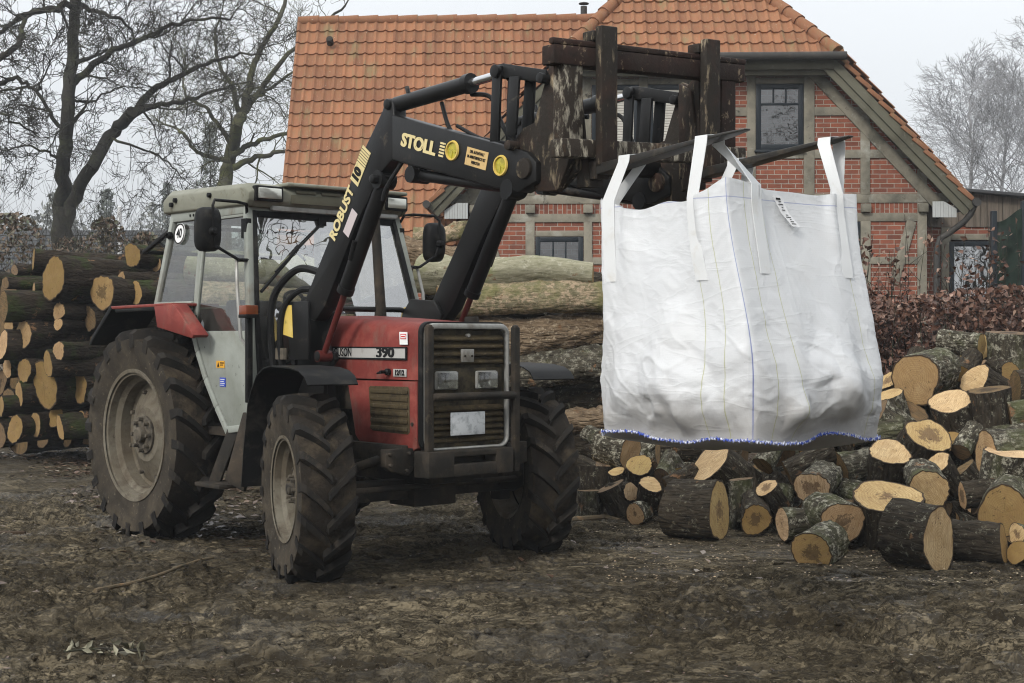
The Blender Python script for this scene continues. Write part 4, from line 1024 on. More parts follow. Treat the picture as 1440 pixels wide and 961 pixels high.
# the firewood inside, showing darkly where it lies against the fabric
hm = .40 + .10 * np.sin(u * 2.1 + 1) + .07 * vnoise(u * 3.1, u * 0, None, 301) + .05 * vnoise(u * 9, u * 0, None, 302)
NC = 24; ci = np.clip((hm[:, None] * np.linspace(.015, 1, NC)[None, :] * (NV - 1)).astype(int), 0, NV - 1)
VC = np.take_along_axis(VV, ci[..., None].repeat(3, 2), 1).copy(); VC[..., :2] = cen[:2] + (VC[..., :2] - cen[:2]) * (.975 - .05 * np.abs(vnoise(U[:, :1] * 7, np.linspace(0, 4, NC)[None, :], None, 303)))[..., None]
capq = np.linspace(1, 0, 10)[None, 1:, None]; tp_ = VC[:, -1:, :]; cc_ = np.array([cen[0], cen[1], VC[:, -1, 2].mean() + .04])
VC = np.concatenate([VC, cc_ + (tp_ - cc_) * capq], 1)
tag(npmesh('firewood_load', VC.reshape(-1, 3), grid_faces(NU, VC.shape[1], True), M['bark_dark'], bag), kind='stuff')
# overlocked blue hem round the bottom
pts = []
for i in range(0, NU + 1, 1):
    p = rim[i % NU]; n_ = nrm[i % NU, 0]; k = i
    pts.append((p[0] + n_[0] * .010, p[1] + n_[1] * .010, p[2] + .004 + .003 * math.sin(k * 1.9)))
mb = MB().tube(pts, .0055, 6, False); vs = []
pts2 = [(p[0] * 1.012, p[1] * 1.012, p[2] + (.009 if i % 2 else -.007)) for i, p in enumerate(pts)]
mb.tube(pts2, .0025, 5, False)
mb.build('hem', M['thread'], bag)
# lifting loops
def ribbon(mb, pts, wdirs, wd, th=.003):
    n = len(pts); vs = []
    for i in range(n):
        p = Vector(pts[i]); wv = Vector(wdirs[i] if isinstance(wdirs, list) else wdirs).normalized()
        dd = (Vector(pts[min(i + 1, n - 1)]) - Vector(pts[max(i - 1, 0)])).normalized(); nn = dd.cross(wv).normalized()
        w0 = wd if not hasattr(wd, '__len__') else wd[i]
        vs += [p - wv * w0 / 2 - nn * th / 2, p + wv * w0 / 2 - nn * th / 2, p + wv * w0 / 2 + nn * th / 2, p - wv * w0 / 2 + nn * th / 2]
    fs = []
    for i in range(n - 1):
        b = i * 4
        for e_ in range(4): fs.append((b + e_, b + (e_ + 1) % 4, b + 4 + (e_ + 1) % 4, b + 4 + e_))
    fs += [(3, 2, 1, 0), ((n - 1) * 4, (n - 1) * 4 + 1, (n - 1) * 4 + 2, (n - 1) * 4 + 3)]
    return mb.add(vs, fs)
def bagpt(uu, k, off=.004):
    i = int(round(uu * 110)) % NU; n_ = nrm[i, k]; p = VV[i, k]
    return Vector((p[0] + n_[0] * off, p[1] + n_[1] * off, p[2])), Vector((-n_[1], n_[0], 0))
def loop(u1, u2, x, ty):
    """one loop: sewn down the face at u1, over the tine at (x, ty), sewn down the face at u2"""
    xb = x - BX; zt = tz(x, ty) - BZ; so, sn = [], []
    ks = [int(NV * (1 - .34)) + j * 4 for j in range(int((NV * .34) // 4))] + [NV - 1]
    a = [bagpt(u1, k) for k in ks]; b = [bagpt(u2, k) for k in ks]
    d1 = a[-1][0]; d2 = b[-1][0]
    s1 = -1 if (d1.y - ty) < (d2.y - ty) else 1
    X = Vector((1, 0, 0))
    over = [Vector((xb, ty + s1 * .068, zt - .03)), Vector((xb, ty + s1 * .064, zt + .005)), Vector((xb, ty, zt + .012)), Vector((xb, ty - s1 * .064, zt + .005)), Vector((xb, ty - s1 * .068, zt - .03))]
    pts = [p for p, _ in a] + over + [p for p, _ in reversed(b)]
    wa = [_ for _, _ in []]
    ws_ = [t_ if t_.x * 1 + t_.y * .2 > 0 else -t_ for _, t_ in a] + [X] * 5 + [t_ if t_.x + t_.y * .2 > 0 else -t_ for _, t_ in reversed(b)]
    for i in range(1, len(ws_)):
        if ws_[i].dot(ws_[i - 1]) < 0: ws_[i] = -ws_[i]
    mb = MB(); ribbon(mb, pts, ws_, .082)
    mb.build('lifting_loop', M['strap'], bag, ang=60)
loop(.085, 3.90, 4.83, -.43)
loop(.76, 1.20, 5.37, -.43)
loop(1.84, 2.16, 5.49, .43)
loop(2.85, 3.12, 4.86, .43)
p, tdir = bagpt(1.385, NV - 4, .012); tdir = -tdir if tdir.y < 0 else tdir
q1, _ = bagpt(1.44, NV - 14, .016); q2, _ = bagpt(1.50, NV - 22, .03)
lb = MB(); ribbon(lb, [p, q1, q2], tdir, .075, .002); lb = lb.build('label_tag', M['label_white'], bag)
mb = MB(); ax = (q2 - p); nn = tdir.cross(ax.normalized()); nn = nn if nn.x > 0 else -nn
for k in range(11):
    f_ = .10 + k * .08
    if k == 5: continue
    c_ = (p + (q1 - p) * (f_ * 2) if f_ < .5 else q1 + (q2 - q1) * (f_ * 2 - 1)) + nn * .004; hw = (.024, .012, .026, .008, .018)[k % 5]
    mb.beam(c_ - tdir * hw, c_ + tdir * (hw * .6), .0012, .003 if k else .010, ax)
mb.build('print', M['ink'], lb)
# ------------------------------------------------------------------ ground: one sheet of churned mud out to the horizon
def axis_pts(lo, hi, st, far0, far1, g):
    a = list(np.arange(lo, hi, st)); s_ = st; x = a[-1]
    while x < far1: s_ *= g; x += s_; a.append(x)
    s_ = st; x = a[0]; b = []
    while x > far0: s_ *= g; x -= s_; b.append(x)
    return np.array(b[::-1] + a)
def t2w(x, y):
    v = Matrix.Rotation(TH, 3, 'Z') @ Vector((x, y, 0)); return (TX + v.x, TY + v.y)
WHEELS = [(*t2w(0, -.735), .30), (*t2w(0, .735), .30), (*t2w(WB, -.935), .25), (*t2w(WB, .935), .25)]
def ground_h(x, y):
    m = sstep(-.25, .55, fbm(x * .45, y * .45, None, 3, 7))
    h = .035 * fbm(x * .6, y * .6, None, 2, 1)
    # trampled plates with sharp broken edges, and narrow crevices between them
    for (fx, fy, a_, sd) in ((1.5, 3.2, .034, 51), (3.6, 7.0, .022, 53), (7.5, 13, .013, 55)):
        q_ = fbm(x * fx, y * fy, None, 4, sd, .55); h = h + .9 * a_ * (.5 + m) * (sstep(-.05, .05, q_) - .5); h = h - a_ * 1.1 * np.exp(-(fbm(x * fx * 1.3 + 9, y * fy * 1.3, None, 3, sd + 20) / .055) ** 2)
    rid = 1 - np.abs(fbm(x * 3.1, y * 5.2, None, 3, 3)); rid = np.clip(rid, 0, 1) ** 2
    h = h + (.008 + .016 * m) * (rid - .4)
    h = h + (.004 + .008 * m) * fbm(x * 8, y * 13, None, 4, 5, .6) * .6
    # tyre ruts with lug prints
    for (x0, y0, k, wd, dep) in ((0, 7.75, -.10, .22, .085), (0, 8.85, -.07, .20, .075), (0, 6.75, -.05, .22, .07), (0, 9.75, -.20, .2, .05), (-2, 10.3, -.85, .22, .04)):
        d = (y - (y0 + k * (x - x0))) / math.sqrt(1 + k * k) + .06 * vnoise(x * .5, y * 0, None, 11)
        a = np.exp(-(d / wd) ** 4); rim = np.exp(-((np.abs(d) - wd * 1.25) / .07) ** 2)
        t = (x * (1 - .1 * k)) / .24 + np.abs(d) / .16
        lug = np.clip(np.sin(t * 2 * np.pi) * 2, -1, 1)
        msk = sstep(-.5, .3, vnoise(x * .6 + y0, y * .6, None, 13))
        h = h * (1 - .88 * a * msk) - a * dep * .8 * msk + rim * .050 * msk + a * lug * .040 * msk
    h = h + .022 * m * np.clip(fbm(x * 5.6 + 3, y * 8.4, None, 4, 43, .6) - .15, 0, 1) + (.006 + .016 * m) * np.clip(fbm(x * 14, y * 19, None, 3, 47, .6) - .25, 0, 1)
    for wx, wy, wr_ in WHEELS:   # mud pressed flat and squeezed up round the tyres
        d = np.hypot(x - wx, y - wy); h = h * sstep(wr_ * .6, wr_ * 1.5, d) + .022 * np.exp(-(d / wr_) ** 4) + .03 * np.exp(-((d - wr_ * 1.35) / .09) ** 2)
    k = sstep(.2, 1.2, x) * sstep(8.5, 9.3, y + .25 * np.sin(x * 3) + .15 * np.sin(x * 7)) * sstep(15, 13, y); h = h - k * (np.clip(h - .008, 0, 1) * .85 + .012)
    far = np.hypot(x, y)
    return h * sstep(60, 16, far)
gx = axis_pts(-4.4, 5.0, .0135, -500, 500, 1.085); gy = axis_pts(5.8, 12.2, .0135, -60, 900, 1.065)
GX, GY = np.meshgrid(gx, gy, indexing='ij'); GZ = ground_h(GX, GY)
# pressed flat under the wheels
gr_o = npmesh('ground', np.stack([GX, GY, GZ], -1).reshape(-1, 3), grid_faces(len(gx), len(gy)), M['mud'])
tag(gr_o, 'churned dark brown mud with tyre ruts', kind='structure')
def gz(x, y): return float(ground_h(np.array([x]), np.array([y]))[0])

# leaf litter: countless
rng = np.random.default_rng(4)
def litter(name, n, xr, yr, size, mat, label, dens=None):
    x = rng.uniform(*xr, n); y = yr[0] + (yr[1] - yr[0]) * rng.uniform(0, 1, n) ** 1.2
    if dens is not None:
        k = rng.uniform(0, 1, n) < dens(x, y); x, y = x[k], y[k]
    n = len(x); z = ground_h(x, y) + .004
    a = rng.uniform(0, 2 * np.pi, n); s = size * rng.uniform(.5, 1.2, n); tx_ = rng.normal(0, .45, n); ty_ = rng.normal(0, .45, n)
    V = np.zeros((n, 5, 3))
    for k, (lx, ly, lz) in enumerate([(-1, 0, 0), (-.1, -.5, .12), (1, 0, .1), (.1, .55, .2), (0, 0, -.1)]):
        V[:, k, 0] = x + s * (lx * np.cos(a) - ly * np.sin(a)); V[:, k, 1] = y + s * (lx * np.sin(a) + ly * np.cos(a))
        V[:, k, 2] = z + s * (.25 + lz + .35 * (lx * tx_ + ly * ty_))
    b = np.arange(n)[:, None] * 5
    F = np.concatenate([b + [0, 1, 4], b + [1, 2, 4], b + [2, 3, 4], b + [3, 0, 4]])
    o = npmesh(name, V.reshape(-1, 3), F, mat, None, False); tag(o, label, kind='stuff'); return o
litter('fallen_leaves', 26000, (-9, 4), (8.5, 22), .042, M['litter'], 'wet brown leaf litter trodden into the mud',
       lambda x, y: np.clip(.12 + .9 * sstep(-1.2, -3.2, x) * sstep(9.6, 12, y) + .5 * sstep(12.0, 13.5, y) - .10, 0, 1) * sstep(-.5, .3, fbm(x * .8, y * .8, None, 2, 91)))
litter('wood_chips', 3500, (-5, 6), (6, 14), .014, M['litter'], 'fine wood chips and crumbs scattered on the mud')

litter('sawdust', 3800, (.6, 5.2), (8.9, 12.5), .011, M['sawdust'], 'pale sawdust and splinters on the mud in front of the firewood heap')
# ------------------------------------------------------------------ half-timbered house
HD = 25.5
house = empty('brick_house', (3.32, HD, 0), R(-2.0))
tag(house, 'half-timbered red brick house with an orange pantile roof and half-hipped gable', 'house')
K = HD / FPX
def hx(px): return (px - 980.5) * K
def hz(py): return (YH - py) * K + CAMZ
def uvbox(o):
    me = o.data; l = me.uv_layers.new(name='UVMap')
    for p in me.polygons:
        n_ = p.normal
        for li in p.loop_indices:
            c = me.vertices[me.loops[li].vertex_index].co
            l.data[li].uv = (c.y, c.z) if abs(n_.x) > .7 else ((c.x, c.y) if abs(n_.z) > .7 else (c.x, c.z))
    return o
wall_poly = [(-4.08, 0), (4.08, 0), (4.08, hz(286)), (4.42, hz(286)), (2.15, 6.52), (-2.15, 6.52), (-4.42, hz(286)), (-4.08, hz(286))]
wl = uvbox(MB().prism(wall_poly, 0, .30).b6(-4.08, -3.8, .3, 9, 0, 3.9).b6(3.8, 4.08, .3, 9, 0, 3.9).build('wall', M['brick'], house, smooth=False))
uvbox(MB().b6(-4.0, 4.03, -.006, .01, hz(300.5), hz(286.5)).build('soldier_course', M['brick_soldier'], wl, smooth=False))
uvbox(MB().b6(-7.75, -4.08, .95, 1.2, 0, 3.0).b6(-7.75, -7.5, 1.2, 8.0, 0, 3.0).prism([(.95, 3.0), (8.05, 3.0), (4.5, 8.0)], -7.75, -7.5, 0).build('wing_wall', M['brick'], wl, smooth=False))
# timbers: (x0, y0, x1, y1) in picture pixels on the gable plane
tim = [(1050, 94, 1062, 275), (899, 94, 911, 275), (1129, 104, 1144, 275), (818, 104, 832, 275), (1208, 152, 1221, 275), (740, 152, 752, 275), (1287, 240, 1300, 275), (661, 240, 673, 275),
       (1144, 152, 1209, 164), (752, 152, 817, 164), (1016, 152, 1050, 164), (1144, 212, 1276, 224), (685, 212, 817, 224), (1063, 212, 1129, 224), (832, 212, 899, 224),
       (631, 273.5, 1330, 286.5), (664, 300.5, 1300, 312.5), (1208, 312, 1222, 600), (1287, 287, 1300, 600), (739, 312, 752, 600), (661, 287, 674, 600), (821, 312, 833, 600), (900, 312, 912, 600), (1050, 312, 1062, 600), (1129, 312, 1142, 600),
       (1062, 110.5, 1129, 119), (832, 110.5, 899, 119), (911, 110.5, 1015, 119), (1222, 362, 1287, 372), (674, 362, 739, 372), (753, 325, 821, 332.5), (1142, 362, 1208, 372), (833, 362, 900, 372), (912, 362, 1050, 372), (1062, 362, 1129, 372)]
fr = MB()
for i, (x0, y0, x1, y1) in enumerate(tim):
    v_ = (y1 - y0) > (x1 - x0); pr_ = -.034 if v_ else -.028
    fr.b6(hx(x0), hx(x1), pr_, .05, hz(y1), hz(y0))
fr.b6(hx(795), hx(1168), -.04, .04, hz(105), hz(94))
fr_o = fr.build('timber_frame', M['timber'], house, .006)
for x in (1215, 1294, 746, 667, 827, 906, 1056, 1135): MB().b6(hx(x) - .085, hx(x) + .085, -.12, .04, hz(300), hz(288)).build('beam_end', M['timber'], fr_o, .012)
for sx in (1, -1):
    mb = MB(); p, q = Vector((sx * hx(1279), -.005, hz(312))), Vector((sx * hx(1254), -.005, hz(400)))
    mb.beam(p, q, .17, .062, (0, 1, 0))
    mb.build('brace', M['timber'], fr_o, .006)
    MB().beam((sx * 1.96, -.01, 6.42), (sx * 4.28, -.01, 3.93), .20, .07, (0, 1, 0)).build('rafter', M['timber'], fr_o, .006)
# windows
def window(name, px0, py0, px1, py1, kind):
    x0, x1, z0, z1 = hx(px0), hx(px1), hz(py1), hz(py0)
    f = MB().b6(x0, x0 + .09, -.045, .06, z0, z1).b6(x1 - .09, x1, -.045, .06, z0, z1).b6(x0, x1, -.044, .06, z1 - .09, z1).b6(x0, x1, -.044, .06, z0, z0 + .10)
    if kind == 'shutter':
        o = f.build('window', M['frame_dark'], house, .008); mb = MB()
        k = 0; z = z0 + .1
        while z < z1 - .1:
            mb.b6(x0 + .085, x1 - .085, -.030, -.010, z + .003, min(z + .045, z1 - .08)); z += .047
        mb.build('roller_shutter', M['shutter'], o, .006); return
    zt = z1 - .09 - (z1 - z0 - .19) * (.27 if kind == 'upper' else .62)
    f.b6(x0 + .08, x1 - .08, -.03, .05, zt - .022, zt + .022)
    for k in (1, 2):
        x = x0 + .09 + (x1 - x0 - .18) * k / 3; f.b6(x - .016, x + .016, -.028, .05, zt, z1 - .085)
    f.b6(x0 - .03, x1 + .03, -.10, .0, z0 - .05, z0 - .002)
    o = f.build('window', M['frame_dark'], house, .008)
    MB().b6(x0 + .085, x1 - .085, -.005, .015, z0 + .095, z1 - .085).build('pane', M['pane'], o, smooth=False)
    mb = MB(); z = z0 + .1
    while z < z1 - .12: mb.b6(x0 + .09, x1 - .09, .035, .040, z, z + .030); z += .036
    mb.build('blind', M['shutter'], o, smooth=False)
window('w', 1062.5, 119.5, 1128.5, 212, 'upper')
window('w', 832.5, 119.5, 898.5, 212, 'shutter'); window('w', 911.5, 119.5, 1015, 212, 'shutter')
window('w', 753, 333, 820.5, 400, 'lower'); window('w', 1142.5, 313, 1207.5, 361, 'lower')
# roof: pantile sheets
def tiles(name, o, ud, vd, nu, nv, parent, keep=None, pu=.205, pv=.345, shear=0.0, mat=None):
    o = np.array(o, float); ud = np.array(ud, float); vd = np.array(vd, float); nd = np.cross(ud, vd)
    if nd[2] < 0: nd = -nd
    k = 8; us = np.arange(nu * k + 1) / k; fr_ = us % 1
    prof = .060 * (.5 + .5 * np.cos(2 * np.pi * (fr_ - .22))) ** 2.2 - .012 * np.sin(2 * np.pi * fr_)
    V, F, UVs = [], [], []; b = 0
    r_ = np.random.default_rng(3)
    for j in range(nv):
        jit = r_.normal(0, .0025, nu + 1)[np.minimum(us.astype(int), nu)]
        for (vv, lift, uvv) in ((j * pv, .000, j + .02), (j * pv, .040, j + .03), (j * pv + .10, .032, j + .3), ((j + 1) * pv + .03, .006, j + .98)):
            p = o + np.outer(us * pu + (vv * shear), ud) + vd * vv + np.outer(prof + lift + jit, nd)
            V.append(p); UVs.append(np.stack([us, np.full_like(us, uvv)], -1))
        m = len(us); ii = np.arange(m - 1)
        for q_ in range(3):
            F.append(np.stack([b + q_ * m + ii, b + q_ * m + ii + 1, b + (q_ + 1) * m + ii + 1, b + (q_ + 1) * m + ii], -1))
        b += 4 * m
    V = np.concatenate(V); F = np.concatenate(F); UVs = np.concatenate(UVs)
    if keep is not None:
        c = V[F].mean(1); F = F[keep(c)]
        used = np.unique(F); mp = np.zeros(len(V), int); mp[used] = np.arange(len(used)); V, UVs, F = V[used], UVs[used], mp[F]
    o = npmesh(name, V, F, mat or M['tile'], parent, True, UVs); o.data.set_sharp_from_angle(angle=R(50)); return o
# gable wing: side slopes, half hip
ZE, ZH, ZA = 4.0, 6.60, 9.50; XE, XH = 4.72, 2.36; OV = -.42
sl = (ZA - ZE) / (XE); an = math.atan2(ZA - ZE, XE); YA = 2.45
hipk = (ZA - ZH) / (YA - OV)
roof = tiles('roof', (XE, OV, ZE), (0, 1, 0), (-math.cos(an), 0, math.sin(an)), 50, 22, house, lambda c: (c[:, 2] < ZA - .02) & (c[:, 2] < ZH + (c[:, 1] - OV) * hipk))
tag(roof, 'orange-brown clay pantile roof')
tiles('roof_slope', (-XE, OV, ZE), (0, 1, 0), (math.cos(an), 0, math.sin(an)), 50, 22, roof, lambda c: (c[:, 2] < ZA - .02) & (c[:, 2] < ZH + (c[:, 1] - OV) * hipk))
ah = math.atan2(ZA - ZH, YA - OV)
tiles('roof_slope', (-XH - .02, OV - .10, ZH - .09), (1, 0, 0), (0, math.cos(ah), math.sin(ah)), 26, 13, roof, lambda c: (np.abs(c[:, 0]) < (ZA - c[:, 2]) / sl + .01) & (c[:, 2] < ZA), pu=.2015)
# main wing slope towards the viewer
am = R(54); ZR, YR = 8.30, 4.5; nr = 18
tiles('roof_slope', (-7.72, YR - nr * .345 * math.cos(am), ZR - nr * .345 * math.sin(am)), (1, 0, 0), (0, math.cos(am), math.sin(am)), 46, nr, roof, None, pu=.205, shear=-.052)
tiles('roof_slope', (-8.0, YR + nr * .345 * math.cos(am), ZR - nr * .345 * math.sin(am)), (1, 0, 0), (0, -math.cos(am), math.sin(am)), 47, nr, roof, None, pu=.205)
mb = MB()   # ridge and hip tiles
x = -8.02
while x < 1.0: mb.tube([(x, YR, ZR + .02), (x + .44, YR, ZR + .03)], [.10, .115], 10); x += .42
mb.build('ridge_tile', M['tile'], roof, ang=50); mb = MB()
def hipline(p, q):
    p, q = Vector(p), Vector(q); L = (q - p).length; n_ = int(L / .36)
    for k in range(n_): mb.tube([p + (q - p) * (k / n_), p + (q - p) * ((k + 1.08) / n_)], [.135, .105], 10)
hipline((XH + .04, OV - .08, ZH - .02), (0, YA, ZA + .05)); hipline((-XH - .04, OV - .08, ZH - .02), (0, YA, ZA + .05)); hipline((0, YA, ZA + .05), (0, 10.2, ZA + .05))
mb.build('ridge_tile', M['tile'], roof, ang=50)
mb = MB()   # verge tiles stepping down the rakes and the left edge
for sx in (1, -1):
    mb = MB(); L = math.hypot(XE - XH, ZH - ZE); n_ = 12; dv = Vector((sx * (XE - XH), 0, ZE - ZH)).normalized(); up = Vector((sx * math.sin(an), 0, math.cos(an)))
    for k in range(n_):
        p = Vector((sx * XH, OV + .04, ZH)) + dv * (L * k / n_) + up * (.0); q = p + dv * (L / n_ * 1.1) + up * .045
        mb.beam(p - up * .01, q - up * .01, .16, .075, up)
    mb.build('verge_tile', M['tile'], roof, .008)
mb = MB().prism([(-8.02 + .0, ZR), (-8.02, ZR - .12), (-7.74, 3.2), (-7.70, 3.2), (-7.95, ZR)][::1], 0, .01) if False else MB()
vd_ = Vector((0, math.cos(am), math.sin(am))); p1 = Vector((-8.02, YR, ZR - .04)); p0 = Vector((-7.74, YR - nr * .345 * math.cos(am), ZR - nr * .345 * math.sin(am) - .04))
mb.beam(p0, p1, .035, .12, (0, -1, .5)).build('verge_board', M['tile'], roof, .005)
# boards under the eaves
mb = MB()
for sx in (1, -1):
    a_, b_ = Vector((sx * (XH - .10), OV + .02, ZH - .10)), Vector((sx * (XE + .06), OV + .02, ZE - .14)); up = Vector((sx * math.sin(an), 0, math.cos(an)))
    mb.beam(a_, b_, .04, .15, up); mb.beam(a_ - up * .14 + Vector((0, .04, 0)), b_ - up * .14 + Vector((0, .04, 0)), .05, .12, up)
    mb.beam(a_ - up * .08 + Vector((0, .22, 0)), b_ - up * .08 + Vector((0, .22, 0)), .38, .03, up)
mb.b6(-XH, XH, OV - .02, OV + .02, ZH - .28, ZH - .10).b6(-XH, XH, OV, .1, ZH - .30, ZH - .26).b6(-XH, XH, OV + .12, OV + .20, ZH - .38, ZH - .27)
mb.build('barge_board', M['timber_olive'], roof, .006)
for sx in (1, -1):
    mb = MB(); n_ = 9
    for k in range(n_):
        xa, xb = sx * (4.10 + .42 * k / n_), sx * (4.10 + .42 * (k + .9) / n_)
        zt_ = hz(287); zb = hz(309); xm = abs(xb)
        f0, f1 = [zt_ - max(0, abs(q_) - 4.30) * .62 for q_ in (xa, xb)]
        mb.prism([(xa, zb), (xb, zb), (xb, f1), (xa, f0)], -.32, -.30)
    mb.build('eaves_board', M['white_board'], roof, smooth=False)
mb = MB()
mb.tube([(-XH - .05, OV - .17, ZH - .10), (XH + .18, OV - .17, ZH - .10)], .075, 12)
for sx in (1, -1): mb.tube([(sx * (XE + .10), OV - .1, ZE - .06), (sx * (XE + .10), 9, ZE - .06)], .07, 12)
gt = mb.build('gutter', M['gutter'], roof)
MB().tube([(4.82, OV + .05, 3.92), (4.76, OV + .1, 3.75), (4.66, OV + .15, 3.62), (4.45, -.1, 3.44), (4.28, -.12, 3.34), (4.22, -.12, 3.15), (4.22, -.12, 0)], .055, 12).build('downpipe', M['gutter'], roof)
MB().tube([(-7.55, .75, 3.2), (-7.55, .75, 0)], .05, 10).build('downpipe', M['gutter'], roof)
MB().tube([(-1.95, 5.2, 7.6), (-1.95, 5.2, 8.75)], .07, 12).lathe([(.001, .05), (.11, .02), (.11, 0)], (-1.95, 5.2, 8.80), 12, Matrix.Rotation(R(90), 3, 'X')).build('flue_pipe', M['gutter'], roof)
vt = MB().tube([(-7.25, 3.93, 7.72), (-7.25, 3.80, 7.80)], [.075, .07], 10).build('vent_cowl', M['dark_iron'], roof)

# ------------------------------------------------------------------ plank annex beside the house, glazed door, sheeted frame
anx = empty('plank_annex', (8.0, 27.5, 0), R(-2)); tag(anx, 'low brick and brown plank annex with a dark framed glazed door right of the house', 'annex')
ka = 27.5 / FPX
def axx(px): return (px - 720) * ka - 8.0
def azz(py): return (YH - py) * ka + CAMZ
mb = MB(); x = axx(1296)
i = 0
while x < axx(1520):
    zt_ = azz(272) - (x - axx(1368)) * .13; mb.b6(x, x + .135, -.03 - .008 * (i % 2), .02, azz(320 if i % 5 else 318), zt_); x += .14; i += 1
pw = mb.build('plank_wall', M['annex_wood'], anx, .004, smooth=False)
wa = uvbox(MB().b6(axx(1298), axx(1335), 0, .2, 0, azz(318)).b6(axx(1335), axx(1520), 0, .2, azz(338), azz(318)).b6(axx(1400), axx(1520), 0, .2, 0, azz(338)).b6(axx(1290), axx(1520), .2, 4, 0, azz(325)).build('wall', M['brick'], anx, smooth=False))
MB().b6(axx(1323), axx(1336), -.03, .06, 0, azz(320)).b6(axx(1336), axx(1402), -.032, .06, azz(338), azz(330)).build('timber_frame', M['timber'], anx, .006)
dr = MB().b6(axx(1334), axx(1341), -.04, .06, 0, azz(340)).b6(axx(1394), axx(1401), -.04, .06, 0, azz(340)).b6(axx(1334), axx(1401), -.038, .06, azz(347), azz(340)).build('glazed_door', M['frame_dark'], anx, .006)
MB().b6(axx(1340), axx(1395), 0, .015, .1, azz(346)).build('pane', M['pane_bright'], dr, smooth=False)
mb = MB().prism([(axx(1296), azz(262) + .0), (axx(1530), azz(262) - (axx(1530) - axx(1368)) * .13), (axx(1530), azz(262) - (axx(1530) - axx(1368)) * .13 - .06), (axx(1296), azz(262) - .06)], -.25, 4.0)
mb.build('roof', M['far_roof'], anx, .01)
net = empty('sheeted_frame', P(1418, 400, 21.5) * 1.0, 0); net.location.z = 0
tag(net, 'dark green sheet stretched between black posts at the right edge', 'screen')
kn = 21.5 / FPX
X_ = lambda px: (px - 1418) * kn
Z_ = lambda py: (YH - py) * kn + CAMZ
mb = MB().b6(X_(1393), X_(1401), -.05, .05, 0, Z_(297)).b6(X_(1436), X_(1444), -.05, .05, 0, Z_(283)).b6(X_(1490), X_(1497), -.05, .05, 0, Z_(283))
mb.build('post', M['frame_dark'], net, .01)
V, F = [], []; nx, nz_ = 50, 40
xs = np.linspace(X_(1400), X_(1492), nx); 
GXx, T_ = np.meshgrid(xs, np.linspace(0, 1, nz_), indexing='ij')
topz = Z_(312) + (Z_(287) - Z_(312)) * sstep(X_(1400), X_(1440), GXx) - .06 * np.abs(np.sin((GXx - X_(1400)) * 4))
V = np.stack([GXx, .06 * fbm(GXx * 2.5, T_ * 5, None, 3, 5) - .02, .02 + (topz - .02) * T_], -1)
npmesh('sheet', V.reshape(-1, 3), grid_faces(nx, nz_), M['green_net'], net)

# ------------------------------------------------------------------ beech hedge with dead leaves
def leaf_cloud(name, pts, size, mat, parent=None, flat=.5, seed=1, curl=.25):
    r_ = np.random.default_rng(seed); n = len(pts); s = size * r_.uniform(.6, 1.3, n)
    a = r_.normal(0, 1, (n, 3)); a /= np.linalg.norm(a, axis=1, keepdims=True)
    b = r_.normal(0, 1, (n, 3)); b -= a * (a * b).sum(1, keepdims=True); b /= np.linalg.norm(b, axis=1, keepdims=True)
    c = np.cross(a, b)
    V = np.stack([pts - a * s[:, None], pts - b * (s * flat)[:, None] + c * (s * curl)[:, None], pts + a * s[:, None], pts + b * (s * flat)[:, None] + c * (s * curl)[:, None]], 1)
    k = np.arange(n)[:, None] * 4
    return npmesh(name, V.reshape(-1, 3), np.concatenate([k + [0, 1, 2], k + [0, 2, 3]]), mat, parent, False)
hd = empty('beech_hedge', (0, 0, 0)); tag(hd, 'beech hedge full of dead brown leaves in front of the house', 'hedge')
r_ = np.random.default_rng(12); n = 27000
hx_ = r_.uniform(3.2, 9.5, n); hy_ = 16.6 + r_.uniform(0, 1, n) ** 2.0 * 1.3
topz = 2.12 + .22 * fbm(hx_ * 1.3, hx_ * 0, None, 2, 5) + .10 * np.abs(hx_ - 6); topz = np.minimum(topz, 2.5)
hz_ = topz * r_.uniform(0, 1, n) ** .75
hy_ += .28 * fbm(hx_ * 2.2, hz_ * 2.2, None, 2, 8)
keep = fbm(hx_ * 4, hz_ * 4, hy_ * 4, 2, 15) > -.38
pts = np.stack([hx_, hy_, hz_], 1)[keep]
tips = []
hl_pts = pts
mb = MB(); rr_ = random.Random(5)
for k in range(150):
    x = rr_.uniform(3.2, 9.4); y = rr_.uniform(16.7, 17.6); p = Vector((x, y, 0)); q = [p]; hh = rr_.uniform(1.7, 3.1)
    for j in range(5): p = p + Vector((rr_.uniform(-.10, .10), rr_.uniform(-.08, .08), hh / 5)); q.append(p)
    mb.tube(q, [.014, .011, .008, .006, .004, .0025], 4, False)
    for j in range(14):
        f_ = rr_.uniform(3.0, 5.0); b0 = q[min(4, int(f_))].lerp(q[min(5, int(f_) + 1)], f_ - int(f_)); tips.append([b0.x + rr_.gauss(0, .04), b0.y + rr_.gauss(0, .04), b0.z + rr_.gauss(0, .03)])
    for j in range(4):
        b0 = q[rr_.randint(2, 4)]; mb.tube([b0, b0 + Vector((rr_.uniform(-.25, .25), rr_.uniform(-.2, .2), rr_.uniform(.15, .4)))], [.005, .002], 3, False)
mb.build('stems', M['tree_bark'], hd)
hl_ = leaf_cloud('foliage', np.concatenate([hl_pts, np.array(tips)]), .042, M['hedge_leaf'], hd, .62, 3); hl_['kind'] = 'stuff'
# dark hollow core so that the house does not show through low down
mb = MB(); cv = r_.uniform(0, 1, (900, 3)); 
pts = np.stack([3.2 + 6.3 * cv[:, 0], 17.6 + .5 * cv[:, 1], 1.9 * cv[:, 2]], 1)
leaf_cloud('inner_leaves', pts, .20, M['hedge_leaf'], hd, .6, 7)['kind'] = 'stuff'

